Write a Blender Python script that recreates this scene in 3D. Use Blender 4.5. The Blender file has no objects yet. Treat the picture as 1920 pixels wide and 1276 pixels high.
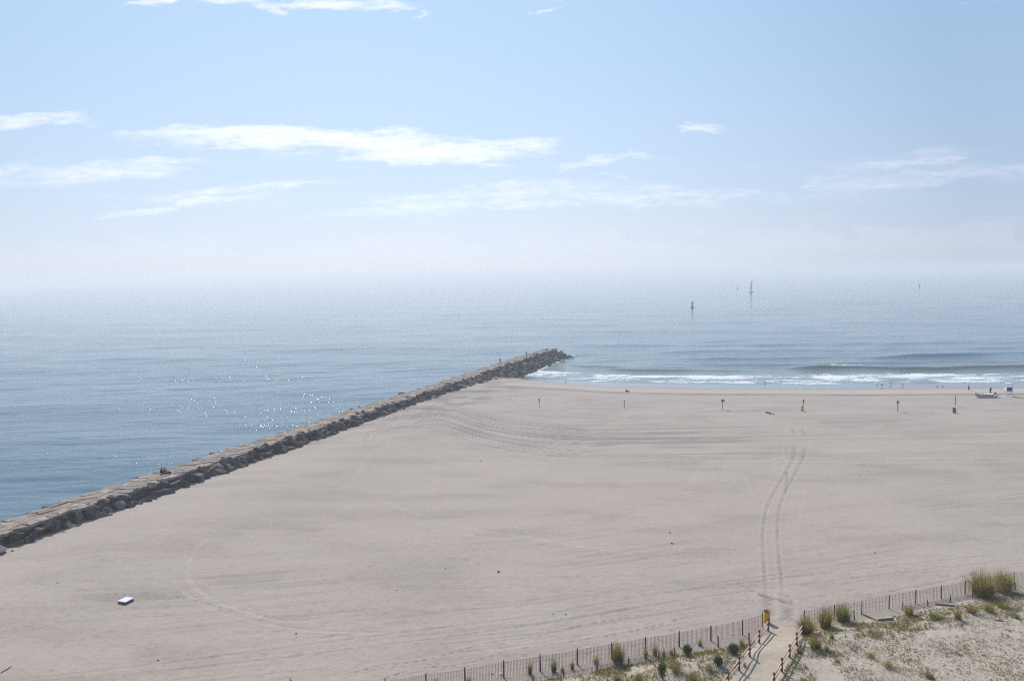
import bpy, bmesh, math, random
import numpy as np
from math import radians, sin, cos, tan, pi, hypot, atan2, exp, sqrt
from mathutils import Matrix, Vector
random.seed(7)
RNG = np.random.default_rng(11)
S = bpy.context.scene
COL = S.collection

# ------------------------------------------------------------------ camera
H = 31.0
FPX, PITCH, ROLL = 1493.3, radians(4.71), radians(1.0)
fw = Vector((0, cos(PITCH), -sin(PITCH)))
r0 = Vector((1, 0, 0)); u0 = r0.cross(fw)
rt = r0 * cos(ROLL) - u0 * sin(ROLL); up = u0 * cos(ROLL) + r0 * sin(ROLL)
cam = bpy.data.cameras.new('camera'); camo = bpy.data.objects.new('camera', cam); COL.objects.link(camo)
M = Matrix.Identity(4)
for i in range(3):
    M[i][0] = rt[i]; M[i][1] = up[i]; M[i][2] = -fw[i]
M[2][3] = H
camo.matrix_world = M
cam.sensor_width = 36; cam.lens = 36 * FPX / 1920; cam.clip_start = 0.5; cam.clip_end = 60000
S.camera = camo

# ------------------------------------------------------------------ light
SUN_AZ, SUN_EL = radians(-20), radians(42)       # left of the view direction, over the sea
sd = Vector((sin(SUN_AZ) * cos(SUN_EL), cos(SUN_AZ) * cos(SUN_EL), sin(SUN_EL)))
sl = bpy.data.lights.new('sun', 'SUN'); sl.energy = 3.6; sl.angle = radians(0.53); sl.color = (1.0, 0.955, 0.90)
so = bpy.data.objects.new('sun', sl); COL.objects.link(so)
so.rotation_euler = sd.to_track_quat('Z', 'Y').to_euler()
S.view_settings.view_transform = 'Standard'; S.view_settings.look = 'None'
S.view_settings.exposure = 0.17; S.view_settings.gamma = 1.0
cy = S.cycles
cy.max_bounces = 6; cy.diffuse_bounces = 2; cy.glossy_bounces = 3; cy.volume_bounces = 2
cy.transmission_bounces = 2; cy.transparent_max_bounces = 8
cy.sample_clamp_indirect = 6; cy.sample_clamp_direct = 0
cy.use_denoising = False; cy.use_adaptive_sampling = False; cy.filter_width = 1.15; cy.caustics_reflective = False; cy.caustics_refractive = False

# ------------------------------------------------------------------ node helpers
class NT:
    def __init__(s, tree): s.t = tree; s.n = tree.nodes; s.l = tree.links
    def new(s, typ, **kw):
        n = s.n.new(typ)
        for k, v in kw.items(): setattr(n, k, v)
        return n
    def put(s, sock, v):
        if isinstance(v, bpy.types.NodeSocket): s.l.new(v, sock)
        elif v is not None:
            if hasattr(sock.default_value, '__len__') and not hasattr(v, '__len__'): v = [v] * len(sock.default_value)
            if hasattr(v, '__len__') and len(sock.default_value) == 4 and len(v) == 3: v = (*v, 1)
            sock.default_value = v
    def m(s, op, a, b=None, c=None, clamp=False):
        n = s.new('ShaderNodeMath', operation=op, use_clamp=clamp)
        for i, v in enumerate((a, b, c)):
            if v is not None: s.put(n.inputs[i], v)
        return n.outputs[0]
    def mix(s, f, a, b, mode='MIX'):
        n = s.new('ShaderNodeMix', data_type='RGBA', blend_type=mode)
        s.put(n.inputs[0], f); s.put(n.inputs[6], a); s.put(n.inputs[7], b)
        return n.outputs[2]
    def ramp(s, v, lo, hi, a=0.0, b=1.0, smooth=True):
        n = s.new('ShaderNodeMapRange', interpolation_type='SMOOTHSTEP' if smooth else 'LINEAR')
        for i, q in enumerate((v, lo, hi, a, b)): s.put(n.inputs[i], q)
        return n.outputs[0]
    def noise(s, vec, scale, detail=4, rough=0.55, dist=0.0, out=0):
        n = s.new('ShaderNodeTexNoise')
        if vec is not None: s.put(n.inputs['Vector'], vec)
        n.inputs['Scale'].default_value = scale; n.inputs['Detail'].default_value = detail
        n.inputs['Roughness'].default_value = rough; n.inputs['Distortion'].default_value = dist
        return n.outputs[out]
    def vor(s, vec, scale, feature='F1', out='Distance', rnd=1.0):
        n = s.new('ShaderNodeTexVoronoi', feature=feature)
        if vec is not None: s.put(n.inputs['Vector'], vec)
        n.inputs['Scale'].default_value = scale; n.inputs['Randomness'].default_value = rnd
        return n.outputs[out]
    def vmul(s, vec, k):
        n = s.new('ShaderNodeVectorMath', operation='MULTIPLY'); s.put(n.inputs[0], vec); n.inputs[1].default_value = k
        return n.outputs[0]
    def attr(s, name, out='Color'):
        return s.new('ShaderNodeAttribute', attribute_name=name).outputs[out]
    def bump(s, h, dist, strength=1.0, nrm=None):
        n = s.new('ShaderNodeBump'); n.inputs['Distance'].default_value = dist; n.inputs['Strength'].default_value = strength
        s.put(n.inputs['Height'], h)
        if nrm is not None: s.put(n.inputs['Normal'], nrm)
        return n.outputs[0]
def material(name):
    m = bpy.data.materials.new(name); m.use_nodes = True
    t = NT(m.node_tree); b = t.n['Principled BSDF']
    return m, t, b
def pos(t): return t.new('ShaderNodeNewGeometry').outputs['Position']

# ------------------------------------------------------------------ world: sky with clouds
def ray(px, py):
    return fw + rt * ((px - 960) / FPX) - up * ((py - 638) / FPX)
def gno(px, py):
    d = ray(px, py); return d.x / d.y, d.z / d.y
W = bpy.data.worlds.new("World"); S.world = W; W.use_nodes = True
w = NT(W.node_tree); bg = w.n['Background']
sky = w.new('ShaderNodeTexSky', sky_type='NISHITA')
sky.sun_disc = False; sky.sun_elevation = SUN_EL; sky.sun_rotation = SUN_AZ
sky.altitude = 30; sky.air_density = 1.0; sky.dust_density = 0.4; sky.ozone_density = 1.6
tc = w.new('ShaderNodeTexCoord').outputs['Generated']
sx = w.new('ShaderNodeSeparateXYZ'); w.put(sx.inputs[0], tc)
X_, Y_, Z_ = sx.outputs
ysafe = w.m('MAXIMUM', Y_, 0.05)
U_ = w.m('DIVIDE', X_, ysafe); V_ = w.m('DIVIDE', Z_, ysafe)
front = w.ramp(Y_, 0.05, 0.3)
# (centre px, centre py, half length px, half height px, slope deg, strength, fibre)
CLOUDS = [
 (560, 262, 330, 22, 2.5, 1.25), (800, 284, 190, 22, 4, 1.3), (950, 275, 110, 13, 0, .9), (330, 252, 120, 11, 3, .9), (920, 312, 60, 6, 5, .7),
 (60, 230, 125, 15, -3, 1.0), (200, 320, 230, 17, -2, .85), (20, 328, 60, 12, 0, .7), (470, 352, 170, 10, -3, .85), (350, 383, 190, 10, -5, .8),
 (540, 295, 60, 6, 5, .5), (1080, 303, 75, 11, -8, .8), (1180, 292, 100, 6, 3, .6), (1300, 287, 60, 5, -5, .4), (1150, 325, 35, 5, 6, .5),
 (1305, 236, 60, 10, -1, .95), (880, 374, 350, 26, -2, .68), (1230, 364, 320, 23, 2, .62), (1740, 335, 330, 20, -3, .66), (1720, 300, 140, 20, -4, .62), (1850, 345, 160, 9, 2, .35),
 (290, 0, 55, 10, 0, 1.1), (450, -5, 80, 13, 5, 1.1), (530, 8, 35, 16, 0, .9), (620, 0, 90, 12, 3, 1.1), (725, 3, 60, 13, 0, 1.1), (795, 16, 14, 8, -20, .8),
 (1020, 24, 20, 7, -35, .75), (1035, 2, 16, 5, 0, .4), (638, 73, 7, 5, 20, .4), (1652, 6, 14, 10, -20, .35), (1722, 16, 12, 4, 0, .3), (1860, 0, 60, 6, 5, .4),
]
cvec = w.new('ShaderNodeCombineXYZ'); w.put(cvec.inputs[0], U_); w.put(cvec.inputs[1], V_)
uv = cvec.outputs[0]
wv = w.vmul(uv, (9, 34, 1))
warp = w.noise(wv, 1.0, 5, .6, 0.2, 1)
sw = w.new('ShaderNodeVectorMath', operation='SUBTRACT'); w.put(sw.inputs[0], warp); sw.inputs[1].default_value = (.5, .5, .5)
ww = w.vmul(sw.outputs[0], (.15, .05, 0))
ad = w.new('ShaderNodeVectorMath', operation='ADD'); w.put(ad.inputs[0], uv); w.put(ad.inputs[1], ww)
s2 = w.new('ShaderNodeSeparateXYZ'); w.put(s2.inputs[0], ad.outputs[0])
dens = None
for (cx, cyy, a, b, sl_, st) in CLOUDS:
    cu, cv = gno(cx, cyy); a_, b_ = a / FPX, b / FPX
    th = radians(-sl_) + ROLL
    du = w.m('SUBTRACT', s2.outputs[0], cu); dv = w.m('SUBTRACT', s2.outputs[1], cv)
    p = w.m('MULTIPLY_ADD', du, cos(th) / a_, w.m('MULTIPLY', dv, sin(th) / a_))
    q = w.m('MULTIPLY_ADD', dv, cos(th) / b_, w.m('MULTIPLY', du, -sin(th) / b_))
    rr = w.m('MULTIPLY_ADD', p, p, w.m('MULTIPLY', q, q))
    e = w.m('MULTIPLY', w.m('SUBTRACT', 1.0, w.m('MULTIPLY', rr, .62), clamp=True), st)
    dens = e if dens is None else w.m('MAXIMUM', dens, e)
fv = w.vmul(uv, (14, 95, 1))
fib = w.noise(fv, 1.0, 9, .68, .5)
fib2 = w.noise(w.vmul(uv, (60, 150, 1)), 1.0, 5, .6, .2)
fibs = w.m('ADD', w.m('MULTIPLY', fib, .75), w.m('MULTIPLY', fib2, .35))
cl = w.m('MULTIPLY', w.ramp(w.m('ADD', dens, w.m('MULTIPLY', w.m('SUBTRACT', fibs, .55), 2.6)), .08, 1.55), w.ramp(dens, 0.0, .55))
# faint wide cirrus veil and low cumulus tops near the horizon
veil = w.m('MULTIPLY', w.ramp(w.noise(w.vmul(uv, (3, 26, 1)), 1.0, 6, .6, .4), .5, .8), w.m('MULTIPLY', w.ramp(V_, .02, .09), w.ramp(V_, .2, .1)))
cum = w.noise(w.vmul(uv, (9, 17, 1)), 1.0, 7, .55, 0.0)
cumm = w.m('MULTIPLY', w.ramp(w.m('SUBTRACT', cum, w.m('MULTIPLY', V_, 4.2)), .28, .36), w.ramp(V_, .012, .035))
EL = Z_
# pale sea haze low in the sky, whiter towards the sun
hz = w.m('POWER', 2.718, w.m('MULTIPLY', w.m('MAXIMUM', EL, 0.0), -9.0))
dotn = w.new('ShaderNodeVectorMath', operation='DOT_PRODUCT'); w.put(dotn.inputs[0], tc); dotn.inputs[1].default_value = (sin(radians(-9)), cos(radians(-9)), 0)
toward = w.ramp(dotn.outputs['Value'], .78, 1.0, 0, 1, False)
hcol = w.mix(toward, (4.9, 5.35, 6.3), (7.6, 7.8, 8.4))
blue = w.mix(toward, (3.2, 4.8, 7.0), (5.0, 7.05, 9.6))
skb = w.mix(w.ramp(EL, .75, .38, .25, .88), sky.outputs[0], blue)
skyc = w.mix(w.m('MULTIPLY', hz, .93), skb, hcol)
ccol = w.mix(toward, (7.0, 7.4, 8.6), (10.2, 10.5, 11.3))
amt = w.m('MULTIPLY', w.m('MULTIPLY', cl, front), w.m('SUBTRACT', 1.0, w.m('MULTIPLY', hz, .5)), clamp=True)
skyc = w.mix(w.m('MULTIPLY', amt, .95), skyc, ccol)
skyc = w.mix(w.m('MULTIPLY', w.m('MULTIPLY', veil, front), .30), skyc, ccol)
skyc = w.mix(w.m('MULTIPLY', w.m('MULTIPLY', cumm, front), .10), skyc, (9.0, 8.8, 9.2))
w.put(bg.inputs[0], skyc); bg.inputs[1].default_value = 0.1
W.cycles.sampling_method = 'MANUAL'; W.cycles.sample_map_resolution = 1024

# ------------------------------------------------------------------ numeric helpers
def _hash(ix, iy, seed):
    n = (ix.astype(np.int64) * 374761393 + iy.astype(np.int64) * 668265263 + seed * 1442695041) & 0x7fffffff
    n = ((n ^ (n >> 13)) * 1274126177) & 0x7fffffff
    return ((n ^ (n >> 16)) & 0xffff) / 65535.0
def vn(x, y, seed=0):
    x = np.asarray(x, float); y = np.asarray(y, float)
    ix = np.floor(x); iy = np.floor(y); fx = x - ix; fy = y - iy
    fx = fx * fx * fx * (fx * (fx * 6 - 15) + 10); fy = fy * fy * fy * (fy * (fy * 6 - 15) + 10)
    a = _hash(ix, iy, seed); b = _hash(ix + 1, iy, seed); c = _hash(ix, iy + 1, seed); d = _hash(ix + 1, iy + 1, seed)
    return (a * (1 - fx) + b * fx) * (1 - fy) + (c * (1 - fx) + d * fx) * fy
def fbm(x, y, oct=4, seed=0):
    s = 0; a = .5; t = 0
    for o in range(oct):
        s = s + a * vn(x * 2 ** o + 17.3 * o, y * 2 ** o - 9.1 * o, seed + o); t += a; a *= .5
    return s / t
def sst(x, a, b):
    t = np.clip((np.asarray(x, float) - a) / (b - a), 0, 1); return t * t * (3 - 2 * t)
def shoreY(x): return np.interp(x, [-40, -8, 3, 24, 48, 87, 127, 200, 600], [330, 262, 231, 215, 208, 202, 200, 199, 190])
JY = [60, 92, 127, 157.3, 186.6, 224.3, 254, 296, 320]
JX = [-72.5, -60.8, -48.4, -37.8, -27.5, -14.1, -3.9, 10.6, 18.8]
def TX(y): return np.interp(y, JY, JX)                # sea-side edge of the jetty walkway
JW = 5.4
def MX(y): return TX(y) + JW                          # beach-side edge
FEN = ([-60, -30, -3.6, 1.9, 12.4, 19.8, 23, 28.7, 45.9, 75, 140], [45, 49, 54.5, 55.6, 59.1, 61.6, 62.6, 64.3, 70, 80, 104])
def fenY(x): return np.interp(x, *FEN)
def height(x, y):
    x = np.asarray(x, float); y = np.asarray(y, float)
    s = y - shoreY(x)
    h = np.interp(s, [-400, -30, -24, -18, 0, 10, 80, 140], [1.9, 1.8, 1.72, 1.5, .28, .02, -2.2, -3.2])
    d = x - MX(y)
    near = sst(y, 190, 150)
    h = h + near * (.55 * np.exp(-((d - 17) / 9.0) ** 2) - .25 * np.exp(-(d / 5.0) ** 2))
    h = h + .10 * (fbm(x / 22, y / 22, 3, 3) - .5) * sst(s, -20, -40)
    q = y - fenY(x)
    dn = sst(q, 2.0, -5.0)
    h = h + dn * (.35 + .55 * (fbm(x / 5.0, y / 5.0, 4, 9) - .45))
    h = h + .25 * np.exp(-((q + 3.2) / 1.4) ** 2) * sst(vn(x / 6, y * 0 + 2.2, 5), .2, .7)
    h = h + (-3.4 - h) * sst(x, TX(y) + 1.0, TX(y) - 6.0)
    return h
def hgt(x, y): return float(height(x, y))
def G(px, py, z=2.0):
    d = ray(px, py); t = (z - H) / d.z; return (d.x * t, d.y * t, z)
def GT(px, py):
    z = 2.0
    for _ in range(12):
        x, y, _z = G(px, py, z); z = .5 * z + .5 * hgt(x, y)
    x, y, _z = G(px, py, z); return Vector((x, y, hgt(x, y)))
def mesh_np(name, V, F, smooth=False):
    me = bpy.data.meshes.new(name)
    V = np.ascontiguousarray(V, dtype=np.float32); F = np.ascontiguousarray(F, dtype=np.int32)
    k = F.shape[1]
    me.vertices.add(len(V)); me.vertices.foreach_set('co', V.ravel())
    me.loops.add(F.size); me.loops.foreach_set('vertex_index', F.ravel())
    me.polygons.add(len(F)); me.polygons.foreach_set('loop_start', np.arange(0, F.size, k, dtype=np.int32))
    me.polygons.foreach_set('loop_total', np.full(len(F), k, dtype=np.int32))
    me.update(calc_edges=True)
    me.polygons.foreach_set('use_smooth', np.full(len(F), smooth, dtype=bool))
    me.validate()
    return me
def add_attr(me, name, rgba):
    a = me.attributes.new(name, 'FLOAT_COLOR', 'POINT')
    d = np.zeros((len(me.vertices), 4), np.float32); d[:, 3] = 1
    for i, c in enumerate(rgba): d[:, i] = c
    a.data.foreach_set('color', d.ravel())
def tag(o, label=None, cat=None, group=None, kind=None):
    if label: o['label'] = label
    if cat: o['category'] = cat
    if group: o['group'] = group
    if kind: o['kind'] = kind
    return o
def obj(name, me, mats, parent=None, loc=None):
    if isinstance(me, bmesh.types.BMesh):
        bm = me; me = bpy.data.meshes.new(name); bm.to_mesh(me); bm.free()
    if mats is not None:
        for m in (mats if isinstance(mats, (list, tuple)) else [mats]):
            me.materials.append(m)
    o = bpy.data.objects.new(name, me); COL.objects.link(o)
    if parent: o.parent = parent
    if loc is not None: o.location = loc
    return o
def empty(name, loc, rz=0.0):
    o = bpy.data.objects.new(name, None); COL.objects.link(o); o.location = loc; o.rotation_euler = (0, 0, rz)
    o.empty_display_size = .2
    return o
def copy_tree(o, parent=None):
    c = o.copy(); COL.objects.link(c); c.parent = parent
    for ch in list(o.children): copy_tree(ch, c)
    return c

# ------------------------------------------------------------------ materials
def simple(name, col, rough=.7, var=.18, scale=6.0, metal=0.0, bump=0.0, spec=.4):
    m, t, b = material(name)
    tcc = t.new('ShaderNodeTexCoord').outputs['Object']
    n = t.noise(tcc, scale, 5, .6)
    f = t.ramp(n, .25, .75, 1 - var, 1 + var, False)
    mul = t.new('ShaderNodeVectorMath', operation='SCALE'); mul.inputs[0].default_value = col; t.put(mul.inputs['Scale'], f)
    t.put(b.inputs['Base Color'], mul.outputs[0]); b.inputs['Roughness'].default_value = rough
    b.inputs['Metallic'].default_value = metal; b.inputs['Specular IOR Level'].default_value = spec
    if bump: t.put(b.inputs['Normal'], t.bump(t.noise(tcc, scale * 3, 5, .6), bump))
    return m
MAT = {}
MAT['slat'] = simple('weathered_slat_wood', (.44, .325, .285), .85, .35, 3)
MAT['post'] = simple('dark_post_wood', (.075, .05, .042), .85, .3, 4, bump=.01)
MAT['railpost'] = simple('red_brown_post_wood', (.13, .058, .042), .8, .3, 4, bump=.01)
MAT['rail'] = simple('tan_rail_wood', (.58, .39, .31), .75, .25, 3, bump=.01)
MAT['wire'] = simple('galvanised_wire', (.25, .24, .23), .5, .1, 3, metal=.6)
MAT['white'] = simple('white_paint', (.75, .76, .80), .45, .06, 3)
MAT['hull'] = simple('grey_white_hull_paint', (.76, .76, .80), .4, .08, 2)
MAT['blue'] = simple('blue_canvas', (.025, .035, .16), .8, .15, 4)
MAT['black'] = simple('black_plastic', (.012, .012, .015), .5, .1, 4)
MAT['yellow'] = simple('yellow_barrel_paint', (.66, .34, .006), .5, .22, 3)
MAT['rust'] = simple('dark_red_barrel_paint', (.16, .045, .045), .7, .3, 4)
MAT['rustrim'] = simple('rusty_rim', (.05, .018, .014), .8, .3, 8)
MAT['signred'] = simple('red_sign_paint', (.30, .05, .06), .5, .1, 4)
MAT['signgrey'] = simple('grey_sign_back', (.22, .21, .22), .6, .12, 4)
MAT['signdark'] = simple('dark_brown_sign_back', (.06, .028, .018), .6, .12, 4)
MAT['signyel'] = simple('yellow_sign_face', (.42, .24, .03), .6, .12, 4)
MAT['steel'] = simple('grey_steel_post', (.12, .12, .12), .5, .1, 4, metal=.3)
MAT['skin'] = simple('skin', (.36, .20, .14), .6, .06, 8)
MAT['hair'] = simple('dark_hair', (.02, .014, .01), .8, .1, 20)
MAT['navy'] = simple('dark_navy_cloth', (.018, .022, .035), .9, .15, 8)
MAT['blackc'] = simple('black_cloth', (.014, .013, .014), .9, .15, 8)
MAT['whitec'] = simple('white_cloth', (.70, .70, .72), .9, .06, 8)
MAT['pinkc'] = simple('pale_pink_cloth', (.55, .42, .40), .9, .06, 8)
MAT['greyc'] = simple('grey_cloth', (.16, .17, .19), .9, .1, 8)
MAT['drift'] = simple('grey_driftwood', (.13, .10, .085), .9, .3, 5, bump=.02)
MAT['darkdeb'] = simple('black_washed_up_wood', (.03, .028, .026), .9, .3, 7)
MAT['foamslab'] = simple('pale_lilac_foam', (.66, .66, .72), .7, .05, 3)
MAT['slabedge'] = simple('dark_purple_trim', (.035, .022, .09), .6, .1, 3)
MAT['gull'] = simple('grey_gull_feathers', (.10, .11, .13), .8, .15, 10)
MAT['gullw'] = simple('white_gull_feathers', (.65, .65, .67), .8, .05, 10)
MAT['buoyd'] = simple('dark_buoy_paint', (.02, .035, .035), .5, .1, 2)
MAT['sail'] = simple('grey_white_sailcloth', (.45, .47, .50), .8, .05, 2)
MAT['boatd'] = simple('dark_blue_topsides', (.06, .08, .12), .4, .1, 2)
def leafmat(name):
    m, t, b = material(name)
    c = t.attr('tint'); n = t.noise(pos(t), 9.0, 3, .6)
    f = t.ramp(n, .3, .7, .75, 1.25, False)
    mul = t.new('ShaderNodeVectorMath', operation='SCALE'); t.put(mul.inputs[0], c); t.put(mul.inputs['Scale'], f)
    t.put(b.inputs['Base Color'], mul.outputs[0]); b.inputs['Roughness'].default_value = .65
    b.inputs['Specular IOR Level'].default_value = .25
    tr = t.new('ShaderNodeBsdfTranslucent'); t.put(tr.inputs[0], mul.outputs[0]); mx = t.new('ShaderNodeMixShader'); mx.inputs[0].default_value = .45
    t.l.new(b.outputs[0], mx.inputs[1]); t.l.new(tr.outputs[0], mx.inputs[2]); t.l.new(mx.outputs[0], t.n['Material Output'].inputs['Surface'])
    return m
MAT['leaf'] = leafmat('grass_blades')

# ------------------------------------------------------------------ sand
def dist_poly(x, y, pts):
    d = np.full(x.shape, 1e9); al = np.zeros(x.shape); acc = 0
    for (ax, ay), (bx, by) in zip(pts[:-1], pts[1:]):
        vx, vy = bx - ax, by - ay; L2 = vx * vx + vy * vy + 1e-9
        t = np.clip(((x - ax) * vx + (y - ay) * vy) / L2, 0, 1)
        dd = np.hypot(x - ax - t * vx, y - ay - t * vy)
        k = dd < d; d = np.where(k, dd, d); al = np.where(k, acc + t * sqrt(L2), al); acc += sqrt(L2)
    return d, al, acc
def smoothpts(p, n=6):
    p = [np.array(q, float) for q in p]
    if len(p) < 3: return [tuple(q) for q in p]
    out = []
    P = [2 * p[0] - p[1]] + p + [2 * p[-1] - p[-2]]
    for i in range(1, len(P) - 2):
        for k in range(n):
            t = k / n
            out.append(tuple(.5 * ((2 * P[i]) + (-P[i - 1] + P[i + 1]) * t + (2 * P[i - 1] - 5 * P[i] + 4 * P[i + 1] - P[i + 2]) * t * t + (-P[i - 1] + 3 * P[i] - 3 * P[i + 1] + P[i + 2]) * t ** 3)))
    out.append(tuple(p[-1])); return out
# (pixels of the track, half width in metres, dark, light, groove depth, dotted)
TRK = [
 ([(1493,832),(1486,858),(1470,890),(1452,920),(1437,955),(1431,1000),(1434,1060),(1438,1110)], .17, .75, 0, .05, 0),
 ([(1512,832),(1506,856),(1492,885),(1474,918),(1461,955),(1459,1000),(1464,1060),(1470,1110)], .17, .7, 0, .05, 0),
 ([(1478,880),(1476,900),(1473,925)], .15, .6, 0, .04, 0),
 ([(1485,801),(1491,813)], .16, .8, 0, .04, 0), ([(1503,801),(1510,813)], .16, .8, 0, .04, 0),
 ([(1438,1110),(1442,1130),(1443,1150)], .45, .8, 0, .06, 0), ([(1472,1110),(1480,1135),(1478,1160)], .42, .8, 0, .06, 0),
 ([(1378,1088),(1405,1100),(1432,1113),(1462,1121),(1492,1131),(1560,1137)], .16, .7, 0, .04, 0),
 ([(1398,1099),(1425,1110),(1440,1115)], .14, .55, 0, .04, 0), ([(1456,1106),(1490,1117),(1530,1127),(1580,1133)], .12, .5, 0, .03, 0),
 ([(1425,1108),(1445,1118),(1470,1124),(1490,1128)], .40, .55, 0, .04, 0),
 ([(400,1005),(368,1030),(353,1058),(357,1087),(395,1117),(450,1138),(505,1155),(560,1160),(640,1152)], .22, 0, .8, .03, 0),
 ([(352,1035),(329,1065),(330,1092),(366,1120),(420,1145),(490,1163),(560,1175),(640,1180),(760,1182)], .20, 0, .65, .03, 0),
 ([(690,925),(725,938),(780,960),(830,975),(900,990),(960,1000),(1080,1018),(1200,1036)], .35, 0, .6, .02, 0),
 ([(700,950),(760,970),(830,990),(900,1003)], .25, 0, .4, .02, 0),
 ([(686,900),(675,880),(700,850),(760,830)], .5, 0, .45, .02, 0), ([(800,845),(840,862),(905,870),(960,876)], .7, 0, .35, 0, 0),
 ([(1440,960),(1410,930),(1396,895),(1375,875)], .3, 0, .5, .02, 0), ([(1290,930),(1300,895),(1322,865)], .4, 0, .4, 0, 0), ([(1335,860),(1338,930)], .35, 0, .35, 0, 0),
 ([(1358,865),(1358,960)], .35, 0, .3, 0, 0), ([(1455,830),(1452,880)], .3, 0, .45, 0, 0), ([(1470,830),(1466,860)], .3, 0, .45, 0, 0), ([(1515,900),(1500,960),(1490,1040)], .3, 0, .35, 0, 0),
 ([(1612,895),(1616,886),(1635,877),(1672,870)], .2, .6, 0, .03, 0),
 ([(1060,835),(1096,824),(1165,826),(1250,828)], .5, .75, 0, .04, 0),
 ([(1240,822),(1400,820),(1560,829),(1740,830),(1920,828)], .30, .55, 0, .03, 0),
 ([(700,842),(800,850),(950,853),(1100,850),(1300,855),(1500,860),(1920,859)], .28, .55, 0, .03, 0),
 ([(760,838),(900,846),(1000,847),(1300,851),(1500,855),(1920,855)], .35, 0, .75, 0, 0),
 ([(1000,856),(1100,856),(1300,861),(1600,864),(1920,863)], .4, 0, .7, 0, 0),
 ([(1100,861),(1300,866),(1600,869),(1920,868)], .25, .5, 0, .03, 0),
 ([(685,832),(690,815),(718,802),(760,795),(830,790)], .22, .55, .0, .03, 0), ([(700,834),(705,818),(730,808),(770,803),(850,812),(940,823),(1060,828)], .3, .5, .0, .03, 0),
 ([(730,812),(728,806),(740,803)], .25, .6, 0, .03, 0),
 ([(860,774),(905,790),(960,800),(1060,806),(1200,808),(1500,812)], .35, .7, 0, .04, 0), ([(870,785),(930,800),(1000,812),(1090,816),(1200,818)], .5, .65, 0, .04, 0),
 ([(893,775),(950,790),(1040,797),(1150,799)], .25, .6, 0, .03, 0), ([(945,770),(1000,775),(1060,776)], .5, .5, 0, .03, 0),
 ([(990,760),(1100,764),(1200,766),(1360,764)], .4, .35, 0, .03, 0), ([(1200,764),(1500,771),(1560,769),(1920,768)], .45, .35, 0, .03, 0),
 ([(0,1096),(60,1100),(130,1108),(200,1115),(300,1114),(350,1120),(400,1132),(470,1150),(560,1150)], .12, .75, 0, .05, 1),
 ([(0,1190),(80,1172),(180,1160),(250,1148)], .12, .5, 0, .04, 1), ([(640,1262),(720,1243),(800,1232),(920,1200),(1010,1188),(1100,1166),(1200,1150)], .12, .75, 0, .06, 1),
 ([(700,1275),(780,1250),(870,1240),(960,1215),(1060,1200),(1180,1180),(1300,1150)], .12, .7, 0, .06, 1),
 ([(0,1276),(300,1240),(640,1196),(1000,1150),(1300,1100),(1920,1030)], .2, .35, 0, .03, 0), ([(300,1255),(640,1215),(1000,1167),(1300,1118),(1600,1080),(1920,1044)], .18, .4, 0, .03, 0),
 ([(1640,1110),(1760,1088),(1850,1065),(1920,1050)], .14, .7, 0, .03, 0), ([(1500,1120),(1700,1085),(1920,1058)], .12, .45, 0, .03, 0),
 ([(1010,1018),(1040,1021),(1060,1025)], .10, .6, 0, .03, 0), ([(1130,1142),(1180,1135),(1230,1125)], .08, .6, 0, .02, 0),
]
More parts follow.
